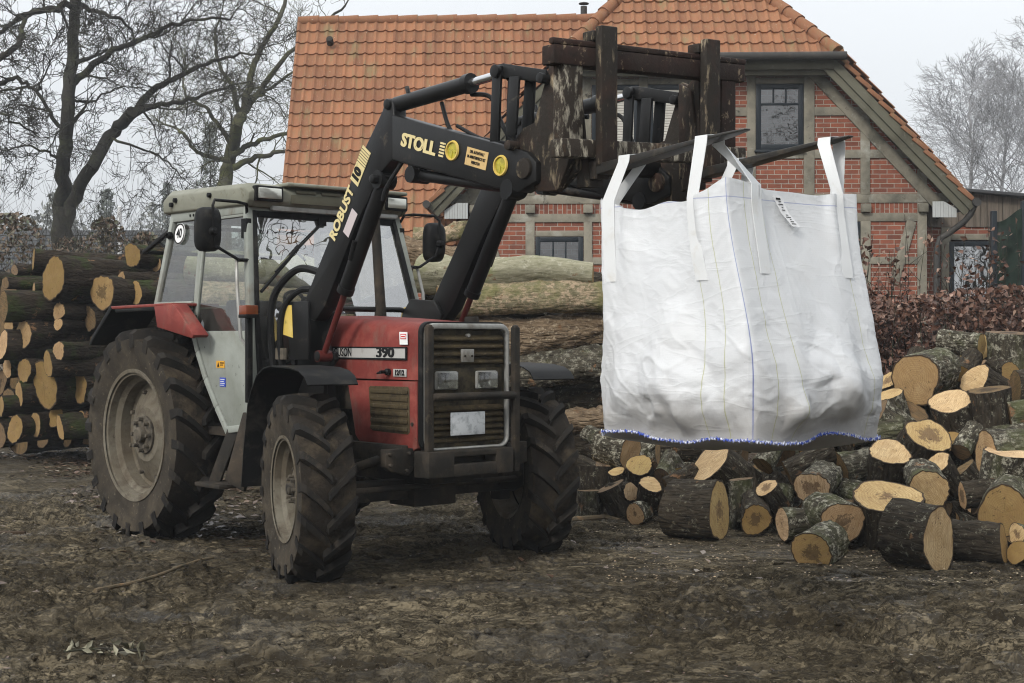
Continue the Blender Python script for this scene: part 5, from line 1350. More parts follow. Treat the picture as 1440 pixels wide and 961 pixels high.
# ------------------------------------------------------------------ trees
def grow(mb, p, d, r, L, lev, rg, up=.15, spread=.75, wob=.22, twig=.006, dens=1.0, gnarl=1.0):
    """a limb that wanders, thins out and forks"""
    seg = 5 if lev > 1 else 4; pts = [Vector(p)]; rs = [r]; d = Vector(d).normalized(); kids = []
    for k in range(seg):
        d = (d + Vector((rg.gauss(0, wob), rg.gauss(0, wob), rg.gauss(0, wob) + up * .25)) * gnarl).normalized()
        pts.append(pts[-1] + d * (L / seg)); rs.append(max(r * (1 - .72 * (k + 1) / seg), twig * .6))
        if lev > 0 and k >= 1 or lev > 2:
            for _ in range(1 if rg.random() < .85 * dens else 2):
                if rg.random() < dens: kids.append((pts[-1].copy(), d.copy(), rs[-1]))
    mb.tube(pts, rs, 7 if r > .06 else (4 if r > .02 else 3), False)
    if lev <= 0: return
    kids.append((pts[-1], d, rs[-1]))
    for (q, dd, rr) in kids:
        ax = Vector((rg.gauss(0, 1), rg.gauss(0, 1), rg.gauss(0, 1))); ax = (ax - dd * ax.dot(dd)).normalized()
        nd = (dd + ax * spread * rg.uniform(.6, 1.3)).normalized()
        grow(mb, q, nd, max(rr * rg.uniform(.5, .72), twig), L * rg.uniform(.48, .72), lev - 1, rg, up, spread, wob, twig, dens, gnarl)
def limb(mb, pix, d0, w0, w1, rg, depth_w=.8, side=None, n=8):
    """a big limb along picture points at about distance d0, wandering in depth; returns points and radii"""
    pts = []; dd = d0 if not hasattr(d0, '__len__') else None
    m = len(pix)
    for i, (x, y) in enumerate(pix):
        d = (dd + depth_w * math.sin(i * 1.7 + x * .05) * min(1, i / 2)) if dd else d0[0] + (d0[1] - d0[0]) * i / (m - 1)
        pts.append(P(x, y, d))
    q = []
    for i in range(m - 1):
        p0, p1, p2, p3 = pts[max(i - 1, 0)], pts[i], pts[i + 1], pts[min(i + 2, m - 1)]
        for k in range(5):
            t = k / 5; q.append(.5 * ((2 * p1) + (p2 - p0) * t + (2 * p0 - 5 * p1 + 4 * p2 - p3) * t * t + (3 * p1 - p0 - 3 * p2 + p3) * t ** 3))
    q.append(pts[-1]); N = len(q); rs = [w0 + (w1 - w0) * (i / (N - 1)) ** .8 for i in range(N)]
    q = [p + Vector((rg.gauss(0, .03), rg.gauss(0, .03), rg.gauss(0, .03))) * (1 if 0 < i else 0) for i, p in enumerate(q)]
    mb.tube(q, rs, n, True); return q, rs
def sprout(mb, q, rs, rg, every, L, lev, start=.25, up=.15, spread=1.1, dens=1.0):
    N = len(q); i = int(N * start)
    while i < N:
        d = (q[min(i + 1, N - 1)] - q[max(i - 1, 0)]).normalized()
        ax = Vector((rg.gauss(0, 1), rg.gauss(0, 1), rg.gauss(.25, 1))); ax = (ax - d * ax.dot(d)).normalized()
        f = 1 - .45 * i / N
        grow(mb, q[i], (d * .55 + ax * spread), max(rs[i] * rg.uniform(.28, .5), .016), L * f * rg.uniform(.6, 1.25), lev, rg, up, .8, .24, .009, dens)
        i += every
    d = (q[-1] - q[-2]).normalized(); grow(mb, q[-1], d, rs[-1], L * .9, lev, rg, up, .8, .24, .009, dens)
def oak(name, label, limbs, d0, seed, mat, twl, lev=3, every=2, dens=.8, group=None):
    t = empty(name, (0, 0, 0)); rg = random.Random(seed)
    tr = MB(); cr = MB()
    for i, (pix, w0, w1, st, trunk) in enumerate(limbs):
        q, rs = limb(tr if trunk else cr, pix, d0, w0, w1, rg, n=10)
        if st < 1: sprout(cr, q, rs, rg, every, twl, lev, st, .12, 1.0, dens)
    tr.build('trunk', mat, t); cr.build('crown', mat, t)
    tag(t, label, 'tree', group); return t
D1 = 38; px1 = D1 / FPX
oak('oak_tree', 'bare twin-stemmed oak with a slanting second trunk behind the left log stack', [
    ([(84, 480), (84, 345), (86, 290), (90, 220), (95, 150), (101, 80), (106, 10), (110, -60), (118, -130)], 13 * px1, 6 * px1, .45, True),
    ([(86, 420), (90, 345), (101, 290), (128, 232), (160, 186), (186, 160)], 10.5 * px1, 8 * px1, 1.1, True),
    ([(186, 160), (215, 128), (252, 106), (300, 88), (345, 76)], 6.5 * px1, 1.5 * px1, .1, False),
    ([(180, 168), (212, 150), (250, 144), (285, 134), (322, 124)], 5.5 * px1, 1.5 * px1, .15, False),
    ([(97, 122), (125, 98), (158, 72), (196, 58), (236, 40), (275, 28), (330, 26)], 6 * px1, 1.5 * px1, .15, False),
    ([(107, 5), (80, 12), (48, 18), (18, 32), (-15, 60)], 6 * px1, 2.5 * px1, .2, False),
    ([(108, 0), (128, 14), (160, 22), (185, 42), (190, 62)], 4 * px1, 1.2 * px1, .2, False),
    ([(93, 190), (70, 160), (50, 128), (20, 124), (-20, 140)], 3.5 * px1, 1.2 * px1, .1, False),
    ([(90, 235), (68, 215), (40, 205), (10, 212)], 2.5 * px1, 1. * px1, .1, False),
    ([(97, 140), (125, 145), (150, 130), (180, 120)], 2.2 * px1, .8 * px1, .1, False),
    ([(155, 195), (190, 205), (230, 225), (255, 250)], 2.2 * px1, .8 * px1, .1, False)], D1, 11, M['tree_bark'], 1.5, 3, 3, .58)
D2 = 50; px2 = D2 / FPX
oak('oak_tree', 'gnarled mossy bare oak standing behind the tractor cab and the left roof edge', [
    ([(312, 480), (314, 300), (317, 255), (324, 218), (336, 175), (340, 160)], 13 * px2, 7 * px2, 1.1, True),
    ([(338, 165), (350, 125), (362, 80), (385, 40), (402, 0), (410, -40)], 6 * px2, 2 * px2, .1, False),
    ([(338, 168), (365, 128), (398, 84), (440, 44), (486, 8)], 5.5 * px2, 1.5 * px2, .1, False),
    ([(324, 218), (352, 205), (385, 192), (430, 180)], 5 * px2, 2 * px2, .15, False),
    ([(328, 236), (360, 222), (392, 214), (430, 205)], 5 * px2, 2 * px2, .2, False),
    ([(322, 226), (295, 222), (272, 210), (255, 185), (240, 178)], 4 * px2, 1.5 * px2, .15, False),
    ([(328, 205), (308, 178), (286, 150), (262, 135), (255, 110)], 4 * px2, 1.2 * px2, .1, False),
    ([(338, 160), (325, 120), (310, 95), (302, 60), (310, 20)], 4 * px2, 1.2 * px2, .1, False),
    ([(345, 140), (375, 130), (405, 105), (420, 100)], 3 * px2, 1.2 * px2, .1, False)], D2, 23, M['oak_bark'], 1.9, 3, 3, .58)
D3 = 33; px3 = D3 / FPX
oak('oak_tree', 'bare tree whose branches reach in from the left edge of the picture', [
    ([(-130, 480), (-125, 250), (-110, 120), (-90, 20), (-80, -80)], 14 * px3, 8 * px3, 1.1, True),
    ([(-112, 130), (-60, 128), (-15, 122), (25, 112), (50, 128), (58, 118)], 6 * px3, 1.5 * px3, .3, False),
    ([(-100, 60), (-50, 70), (0, 85), (28, 55), (32, 20)], 7 * px3, 3 * px3, .3, False),
    ([(-115, 190), (-60, 165), (-20, 150), (10, 165), (50, 190)], 4 * px3, 1.2 * px3, .3, False)], D3, 37, M['tree_bark'], 1.4, 3, 3, .7)
def birch(label, base_px, d, hpx, seed, r=.13):
    t = empty('birch_tree', (0, 0, 0)); rg = random.Random(seed); tr, cr = MB(), MB()
    pix = [(base_px, 480), (base_px + 3, 350), (base_px + 1, 270), (base_px + 6, 210), (base_px + 2, hpx + 40), (base_px + 5, hpx)]
    q, rs = limb(tr, pix, d, r, .02, rg, .5, n=8)
    N = len(q)
    for i in range(int(N * .30), N, 1):
        for _ in range(2):
            a = rg.uniform(0, 2 * math.pi); f = 1 - (i - N * .3) / (N * .85)
            dv = Vector((math.cos(a), math.sin(a), rg.uniform(.9, 1.5)))
            grow(cr, q[i], dv, max(rs[i] * .42, .014), 1.9 * f + .4, 3, rg, -.10, .55, .14, .008, .62)
    tr.build('trunk', M['birch_bark'], t); cr.build('crown', M['birch_bark'], t); tag(t, label, 'tree', 'bare trees beyond the annex')
birch('slender bare birch rising above the annex roof, in the middle of the right sky', 1362, 58, 112, 3)
birch('bare birch with drooping twigs beside the annex, close to the right edge', 1408, 62, 125, 4)
birch('taller bare birch cut off by the right edge of the picture', 1452, 55, 70, 5, .16)
def conifer(label, px, base, top, d, wd, seed, group='evergreens in the distance'):
    t = empty('conifer_tree', (0, 0, 0)); rg = np.random.default_rng(seed)
    b = P(px, base, d); h = (base - top) / FPX * d; b.z = 0; hh = P(px, top, d).z
    MB().tube([b, b + Vector((0, 0, hh * .95))], [.22, .03], 7).build('trunk', M['tree_bark'], t)
    n = 1700; z = hh * (.12 + .88 * rg.uniform(0, 1, n) ** .8); lay = .75 + .25 * np.sin(z * 5 + rg.uniform(0, 1, n))
    f = np.clip(1.05 - (z / hh), .03, 1) ** .6; rr = wd * f * lay * rg.uniform(.1, 1, n) ** .5; a = rg.uniform(0, 2 * np.pi, n); rr *= .75 + .35 * np.sin(a * 3 + z)
    leaf_cloud('crown', np.stack([b.x + rr * np.cos(a), b.y + rr * np.sin(a), z - rr * .25], 1), .17, M['conifer'], t, .35, seed); tag(t, label, 'tree', group)
conifer('tall dark conifer in the mist behind the gnarled oak', 296, 300, 172, 100, 3.4, 3)
conifer('bushy evergreen left of the slanting oak trunk', 150, 330, 266, 105, 3.2, 4)
conifer('small evergreen just right of the slanting oak trunk', 236, 320, 258, 118, 3.4, 5)
# far wood: one mass
r_ = np.random.default_rng(31); V_ = []
for k in range(170):
    x0 = r_.uniform(-66, -14) if k < 130 else r_.uniform(-20, 62); y0 = r_.uniform(105, 150); h = r_.uniform(7, 13.5) if k < 130 else r_.uniform(7, 11); n = 700
    z = h * r_.uniform(.05, 1, n); w_ = 3.2 * np.sin(np.pi * np.clip(z / h, .05, .98)) ** .7 * r_.uniform(.2, 1, n); a = r_.uniform(0, 2 * np.pi, n)
    V_.append(np.stack([x0 + w_ * np.cos(a), y0 + w_ * np.sin(a), z], 1))
tag(leaf_cloud('far_wood', np.concatenate(V_), .30, M['forest'], None, .45, 2), 'misty far wood along the horizon', kind='stuff')
# low barn far left, its roof above the log stack
bn = empty('low_barn', (0, 0, 0)); tag(bn, 'long low building with a dark corrugated roof behind the left log stack', 'barn')
a_ = P(-60, 322, 46); b_ = P(232, 330, 46); x0, x1 = a_.x - 4, b_.x + 1.5; zt_ = P(0, 316, 46).z
mb = MB()
n_ = 7
for k in range(n_): mb.beam((x0, 46.0 + 2.6 * k / n_, zt_ - 1.40 + 1.5 * k / n_), (x1, 46.0 + 2.6 * k / n_, zt_ - 1.40 + 1.5 * k / n_), .36, .05, (0, -.5, .86))
mb.build('roof', M['far_roof'], bn, smooth=False)
MB().b6(x0 + .2, x1 - .2, 46.6, 52, 0, zt_ - 1.3).build('wall', M['far_wall'], bn)
pp = P(168, 290, 34); ps = MB().tube([(pp.x, 34, 0), (pp.x, 34, pp.z - .02), (pp.x, 34, pp.z)], [.052, .052, .03], 10)
tag(ps.build('white_post', M['post_white'], None), 'thin white post standing up behind the left log stack', 'post')
def shrub(label, px, py, d, w_, h, seed, n=2200):
    t = empty('shrub', (0, 0, 0)); c = P(px, py, d); rg = np.random.default_rng(seed); r2 = random.Random(seed)
    z = h * rg.uniform(.1, 1, n); ww = w_ * np.sin(np.pi * np.clip(.15 + .8 * z / h, 0, 1)) * rg.uniform(0, 1, n) ** .5; a = rg.uniform(0, 2 * np.pi, n)
    leaf_cloud('foliage', np.stack([c.x + ww * np.cos(a), c.y + ww * np.sin(a), z], 1), .055, M['shrub_leaf'], t, .5, seed)
    mb = MB()
    for k in range(16): grow(mb, (c.x + r2.uniform(-.3, .3) * w_, c.y + r2.uniform(-.2, .2), 0), (r2.gauss(0, .3), r2.gauss(0, .3), 1), .02, h * r2.uniform(.5, .8), 2, r2, .3, .6, .15, .004, .7)
    mb.build('stems', M['tree_bark'], t); tag(t, label, 'shrub', 'scrub behind the log stack')
shrub('tangled brown shrub under the oak at the left edge', 20, 360, 30, 1.6, 4.2, 1)
shrub('bare twiggy shrub at the foot of the twin oak', 100, 360, 33, 1.5, 3.9, 2)
shrub('green and brown shrub beside the white post', 150, 360, 31, 1.2, 4.2, 3)
shrub('thin shrub between the white post and the tractor cab', 205, 360, 30, 1.0, 3.8, 4)
# bare trees on the far side of the yard, seen mirrored in the cab glass
for k, (x, y, s_) in enumerate(((17, -3, 1), (24, 2, 2), (14, -10, 3), (30, -6, 5))):
    t = empty('oak_tree', (0, 0, 0)); rg = random.Random(70 + s_); tr, cr = MB(), MB()
    q = [Vector((x, y, 0)), Vector((x + .2, y, 5)), Vector((x - .1, y + .2, 10)), Vector((x + .2, y, 15))]
    tr.tube(q, [.45, .36, .28, .12], 8)
    for i in range(14): grow(cr, q[1].lerp(q[3], i / 13), (rg.gauss(0, 1), rg.gauss(0, 1), .5), .14, 5.0, 3, rg, .1, .8, .22, .035, .55)
    tr.build('trunk', M['tree_bark'], t); cr.build('crown', M['tree_bark'], t)
    tag(t, 'bare oak across the yard, seen only as a reflection in the cab glass', 'tree', 'bare trees across the yard')
# ------------------------------------------------------------------ logs
def log_mesh(name, length, rad, seed, bark, end, taper=.04, ridge=.018, oval=.08, shear=(0, 0), segs=40, bend=0.0, rings=None, knots=0, ends=(True, True)):
    """log along its own +X with the near cut at the origin; bark is the thing, each sawn face a part"""
    rg = np.random.default_rng(seed)
    nx = rings or max(8, int(length / (rad * .22)))
    a = np.arange(segs) / segs * 2 * np.pi; x = np.linspace(0, length, nx)
    A, X = np.meshgrid(a, x, indexing='ij')
    ca, sa = np.cos(A), np.sin(A); o = seed * 3.7
    base = rad * (1 + oval * np.cos(2 * A + o) + .05 * vnoise(ca * 1.2 + o, sa * 1.2, X * .3, seed) + .05 * np.cos(3 * A + 2 * o)) * (1 - taper * X / length)
    base = base + rad * .05 * vnoise(ca * 1.5 + o, sa * 1.5, X / rad * .8, seed + 3)
    inner = base * .955
    rr = base * (1 + ridge / .2 * .35 * fbm(ca * 5 + o, sa * 5, X / rad * .7, 3, seed + 5)) + ridge * .5 * (np.abs(fbm(ca * 9, sa * 9 + o, X / rad * 1.6, 2, seed + 9)) - .3) * np.minimum(1, rad / .12)
    for k in range(knots):
        ka, kx, kr = rg.uniform(0, 6.28), rg.uniform(.1, .9) * length, rg.uniform(.5, .9) * rad
        d = np.hypot(np.angle(np.exp(1j * (A - ka))) * rad, X - kx) / kr
        rr = rr + rad * .18 * np.exp(-d ** 2 * 2)
    yb = bend * np.sin(np.pi * X / length) * .4; zb = bend * np.sin(2.2 * np.pi * X / length + seed) * .6
    Xs = X.copy()
    def shx(y, z, w_): return (y * shear[0] + z * shear[1]) * w_
    Y, Z = rr * ca, rr * sa
    wgt = np.clip(1 - X / min(length, rad * 2.5), 0, 1)
    Xs = X + shx(Y, Z, wgt)
    V = np.stack([Xs, Y + yb, Z + zb], -1)
    o_ = npmesh(name, V.reshape(-1, 3), grid_faces(segs, nx, True)[:, ::-1], bark)
    for e in (0, -1):
        if not ends[0 if e == 0 else 1]: continue
        nr_ = 5; q = np.linspace(0, 1, nr_)
        Rr = rr[:, e][:, None] * q[None, :] * .998; Yc, Zc = Rr * np.cos(a)[:, None], Rr * np.sin(a)[:, None]
        xx = (0 if e == 0 else length) + shx(Yc, Zc, 1 if e == 0 else 0) + .004 * vnoise(Yc * 20, Zc * 20, None, seed) * (1 - q[None, :] ** 4)
        VV_ = np.stack([xx, Yc + yb[0, e], Zc + zb[0, e]], -1)
        uv = np.stack([.5 + .5 * q[None, :] * np.cos(a)[:, None], .5 + .5 * q[None, :] * np.sin(a)[:, None]], -1).reshape(-1, 2)
        f_ = grid_faces(segs, nr_, True)
        npmesh('cut_end', VV_.reshape(-1, 3), f_ if e == 0 else f_[:, ::-1], end, o_, False, uv)
    return o_
def axis_from(u, v, q, phi):
    """axis into the log from how the sawn face is foreshortened (q) and which way the body runs in the picture (phi, degrees)"""
    view = Vector(((u - 720) / FPX, 1, (YH - v) / FPX)).normalized()
    rt = Vector((0, 0, 1)).cross(view).normalized() * -1; up = rt.cross(view)
    s_ = math.sqrt(max(0, 1 - q * q))
    return (view * q + (rt * math.cos(R(phi)) + up * math.sin(R(phi))) * s_).normalized()
def place(o, face, ax, roll=0.0):
    x = ax.normalized(); z = Vector((0, 0, 1)); y = z.cross(x)
    if y.length < .05: y = Vector((1, 0, 0)).cross(x)
    y.normalize(); z = x.cross(y)
    m = Matrix((x, y, z)).transposed().to_4x4() @ Matrix.Rotation(roll, 4, 'X'); m.translation = face
    o.matrix_world = m; return o
# right heap: (u, v, face radius px, foreshortening, body direction, length m, distance, end colour, label)
E_ = {'p': 'end_pale', 'b': 'end_brown', 'o': 'end_old', 'g': 'end_gold'}
ROUNDS = [
 # front, on the mud
 (1141, 778, 28, .88, 35, .36, 9.75, 'b', 'g', 'small round lying alone in front of the heap on the mud, brown face'),
 (1321, 760, 44, .38, 172, .35, 9.62, 'p', 'd', 'big dark barrel of a log at the front with a narrow pale face turned right'),
 (1412, 766, 27, .12, 178, .40, 9.85, 'b', 'd', 'short dark log lying sideways right of the big front log'),
 (1430, 752, 15, .75, -10, .30, 9.9, 'p', 'g', 'small pale-faced log cut off by the right edge, above a brown one'),
 (1430, 778, 17, .8, -5, .30, 9.8, 'b', 'g', 'small brown-faced log lowest at the right edge of the heap'),
 (1185, 735, 31, .85, 150, .34, 10.5, 'b', 'g', 'round with a tan sawn face directly behind the small lone round'),
 (1100, 738, 25, .28, 4, .30, 10.8, 'p', 'g', 'split grey log lying sideways left of the tan-faced round'),
 (1063, 731, 20, .92, 100, .35, 11.2, 'b', 'd', 'round orange-brown face low down left of the split grey log'),
 (1012, 719, 43, .40, 178, .40, 10.95, 'p', 'd', 'largest dark drum left of the split log, long narrow pale face to the right'),
 (893, 724, 14, .92, 20, .22, 11.8, 'b', 'g', 'smallest brown round on the mud below the left half of the bag'),
 (830, 690, 18, .05, -90, .24, 12.3, 'o', 'g', 'mossy stub standing beside the front tyre at the left end of the heap'),
 (858, 684, 20, .15, -62, .26, 12.2, 'o', 'd', 'dark leaning block next to the mossy stub by the front tyre'),
 (1412, 722, 36, .96, 70, .36, 10.4, 'b', 'g', 'large half-hidden round with radiating cracks near the right edge'),
 # second tier
 (1247, 698, 44, .52, -92, .36, 10.6, 'p', 'd', 'broad log standing upright with a wide stained pale top behind the front drum'),
 (1306, 690, 28, .93, 118, .34, 11.0, 'p', 'g', 'pale face streaked with dark marks above the big front drum'),
 (1141, 687, 23, .92, 42, .42, 11.3, 'p', 'g', 'round with a clean tan face and a long grey body rising to the right'),
 (1077, 686, 15, .62, -58, .34, 11.4, 'p', 'd', 'dark leaning log with a small oval pale top, right of the green split log'),
 (1353, 698, 18, .30, 10, .26, 10.9, 'b', 'd', 'orange-brown split piece wedged right of the streaked pale face'),
 (1041, 674, 15, .10, -88, .34, 11.6, 'o', 'g', 'greenish split log standing behind the largest dark drum'),
 (915, 681, 15, .62, -100, .26, 11.95, 'p', 'd', 'upright log with a bright oval top just above the smallest brown round'),
 (888, 692, 13, .75, 180, .26, 12.1, 'p', 'd', 'narrow pale half-face left of the upright log with the bright oval top'),
 (940, 690, 18, .25, 30, .3, 12.1, 'o', 'd', 'dark bark log between the bright oval top and the largest drum'),
 (867, 663, 12, .40, -85, .28, 12.4, 'p', 'd', 'small log with a thin pale top above the dark leaning block'),
 (843, 657, 27, .10, -90, .30, 12.7, 'p', 'd', 'dark stump with a thin bright upper edge near the front tyre'),
 (1378, 702, 22, .3, -20, .3, 10.9, 'o', 'd', 'dark log in the gap right of the orange-brown split piece'),
 (1252, 635, 29, .60, -102, .42, 11.5, 'p', 'd', 'leaning log with a bright oval top in the middle of the heap, upper of two'),
 (1317, 651, 19, .66, -62, .34, 11.4, 'p', 'd', 'small round pale top right of the middle leaning log'),
 (1388, 645, 36, .45, 8, .30, 11.2, 'b', 'g', 'large grey-barked round showing a sliver of reddish face near the right edge'),
 (1425, 636, 36, .28, -100, .36, 11.0, 'p', 'g', 'tall grey-green block with a bright upper rim at the right edge'),
 # third tier, upper part
 (1307, 612, 32, .58, -120, .42, 11.9, 'p', 'd', 'slanting log with a long pale oval cut in the middle of the heap'),
 (1334, 622, 21, .6, -70, .3, 12.2, 'b', 'd', 'brownish face peeping out behind the slanting log with the long oval cut'),
 (998, 650, 36, .55, -38, .42, 12.0, 'p', 'd', 'long tilted oval face under the middle of the bag, brightest there'),
 (899, 654, 19, .70, -80, .30, 12.3, 'p', 'd', 'tan oval face below the left part of the bag, above the narrow half-face'),
 (886, 636, 22, .58, 165, .34, 12.6, 'b', 'g', 'split log with a brown face and a pale strip, touching the left bag hem'),
 (855, 638, 14, .10, 5, .24, 12.8, 'o', 'g', 'grey bark stub under the left corner of the bag'),
 (932, 671, 13, .72, 65, .28, 12.2, 'o', 'g', 'small grey round under the bag, right of the tan oval face'),
 (956, 670, 14, .75, 120, .26, 12.3, 'p', 'd', 'little pale face left of the long tilted oval face'),
 (925, 636, 17, .10, 3, .55, 12.9, 'o', 'd', 'dark log lying level close under the bag hem'),
 (1073, 655, 15, .5, 60, .36, 11.9, 'o', 'g', 'rough grey log end right of the long tilted oval face'),
 (1093, 640, 22, .8, 110, .36, 12.3, 'o', 'd', 'dark weathered face in shade under the bag near the reddish one'),
 (1147, 631, 20, .82, 75, .34, 12.2, 'b', 'd', 'reddish brown face in shade under the right part of the bag'),
 (1140, 652, 12, .8, 30, .3, 12.0, 'p', 'd', 'tiny pale face below the reddish brown one'),
 (1108, 668, 19, .2, 28, .42, 11.8, 'o', 'd', 'dark slanting log left of the clean tan face'),
 (1182, 660, 20, .35, 12, .36, 11.7, 'o', 'g', 'dark bark log right of the tan face with the long grey body'),
 (1199, 612, 18, .15, 6, .42, 12.4, 'o', 'g', 'split grey plank-like log under the right bag corner'),
 (1182, 614, 17, .3, -60, .34, 12.5, 'o', 'd', 'dark upright log in the shade below the right part of the bag'),
 (1351, 636, 14, .6, 60, .3, 12.0, 'o', 'g', 'small grey end beside the reddish sliver log'),
 (1352, 660, 18, .3, -50, .32, 11.6, 'o', 'd', 'dark bark piece below the small grey end'),
 (1246, 556, 22, .22, -70, .36, 12.7, 'p', 'g', 'split log leaning right of the bag with a pale edge'),
 (1249, 535, 17, .45, -55, .36, 13.0, 'p', 'd', 'dark log with a pale sliver of face just left of the huge round'),
 (1284, 579, 20, .62, -112, .34, 12.7, 'o', 'd', 'grey weathered face directly below the huge round'),
 (1286, 534, 37, .86, 20, .40, 12.75, 'b', 'g', 'huge round with a dark star in its heart, high on the heap'),
 (1335, 564, 30, .38, -75, .40, 12.4, 'p', 'd', 'upright dark log with a slanting pale rim right of the huge round'),
 (1390, 548, 30, .06, -86, .40, 12.3, 'o', 'd', 'dark cylinder standing upright near the right edge, in the upper heap'),
 (1371, 533, 21, .68, -32, .34, 12.9, 'p', 'd', 'tilted pale oval face above the dark upright cylinder'),
 (1380, 487, 16, .45, 172, .42, 13.4, 'p', 'g', 'grey log lying level at the top with a small pale face to the right'),
 (1420, 524, 14, .86, 160, .3, 13.1, 'b', 'd', 'small reddish-brown face near the right edge below the top block'),
 (1417, 468, 24, .05, -88, .40, 13.5, 'o', 'g', 'topmost block of the heap, standing upright against the hedge'),
 (1383, 488, 16, .6, 0, .4, 13.7, 'p', 'd', 'pale split wedge behind the topmost upright block'),
 (1428, 546, 24, .3, 10, .34, 12.7, 'o', 'd', 'dark round at the right edge beside the dark upright cylinder'),
 (1419, 588, 20, .12, 8, .4, 12.2, 'o', 'g', 'grey block lying level at the right edge, below the dark round'),
 (1389, 620, 17, .2, 12, .60, 12.1, 'o', 'g', 'long grey log lying level across the right edge'),
 (1352, 527, 15, .75, 60, .3, 13.2, 'b', 'd', 'brown scrap of a face right of the huge round'),
 (1229, 548, 13, .8, 20, .3, 13.1, 'p', 'd', 'small pale face touching the right bag edge'),
 (1231, 585, 24, .3, -35, .36, 12.5, 'o', 'g', 'grey split log close to the right bag edge'),
]
RG = 'sawn firewood rounds in the heap'
for i, (u, v, r_px, q, phi, L, d, ec, bk, lab) in enumerate(ROUNDS):
    c = P(u, v, d); rad = r_px / FPX * d * 1.04; ax = axis_from(u, v, q, phi)
    rr_ = random.Random(i); sh = (rr_.uniform(-.10, .10), rr_.uniform(-.12, .12))
    # keep the lower side on the mud
    tail = c + ax * L; lowz = min(c.z, tail.z) - rad * math.sqrt(max(0, 1 - ax.z ** 2))
    if lowz < -.06:
        cut = (-.06 - lowz)
        if ax.z < -.5: L = max(.15, L - cut / abs(ax.z))
        else: c.z += cut * .6
    o = log_mesh('log', L, rad, i + 1, M['bark_grey' if bk == 'g' else 'bark_dark'], M[E_[ec]], .05, .020, .07, sh)
    place(o, c, ax, rr_.uniform(0, 6.28)); tag(o, lab, 'log', RG)
# inside of the heap: rounds that only fill the gaps
rr_ = random.Random(77)
k = 0
for (u0, u1, v0, v1, d0, n_) in ((1235, 1460, 560, 760, 12.2, 46), (1040, 1240, 640, 745, 12.2, 26), (820, 1050, 645, 715, 13.0, 24), (1260, 1460, 500, 560, 13.6, 16), (830, 1240, 615, 650, 13.4, 16), (1300, 1470, 590, 760, 11.6, 14), (1010, 1250, 690, 745, 11.6, 10)):
    for j in range(n_):
        u = rr_.uniform(u0, u1); v = rr_.uniform(v0, v1); d = d0 - (v - 650) * .012 + rr_.uniform(.1, .5)
        c = P(u, v, d); rad = rr_.uniform(.08, .15)
        near = [e_[6] for e_ in ROUNDS if math.hypot(e_[0] - u, e_[1] - v) < e_[2] + rad / d * FPX + 12]
        if near: d = max(d, max(near) + .45); c = P(u, v, d)
        if c.z < rad * .6: c.z = rad * .6
        o = log_mesh('log', rr_.uniform(.30, .40), rad, 200 + k, M[rr_.choice(['bark_grey', 'bark_dark'])], M[rr_.choice(['end_pale', 'end_brown', 'end_old', 'end_old'])], segs=28)
        place(o, c, axis_from(u, v, rr_.uniform(.1, .85), rr_.uniform(-180, 180)), rr_.uniform(0, 6)); k += 1
        tag(o, 'dark log buried inside the firewood heap, glimpsed between the front ones', 'log', 'half-buried logs inside the firewood heap')

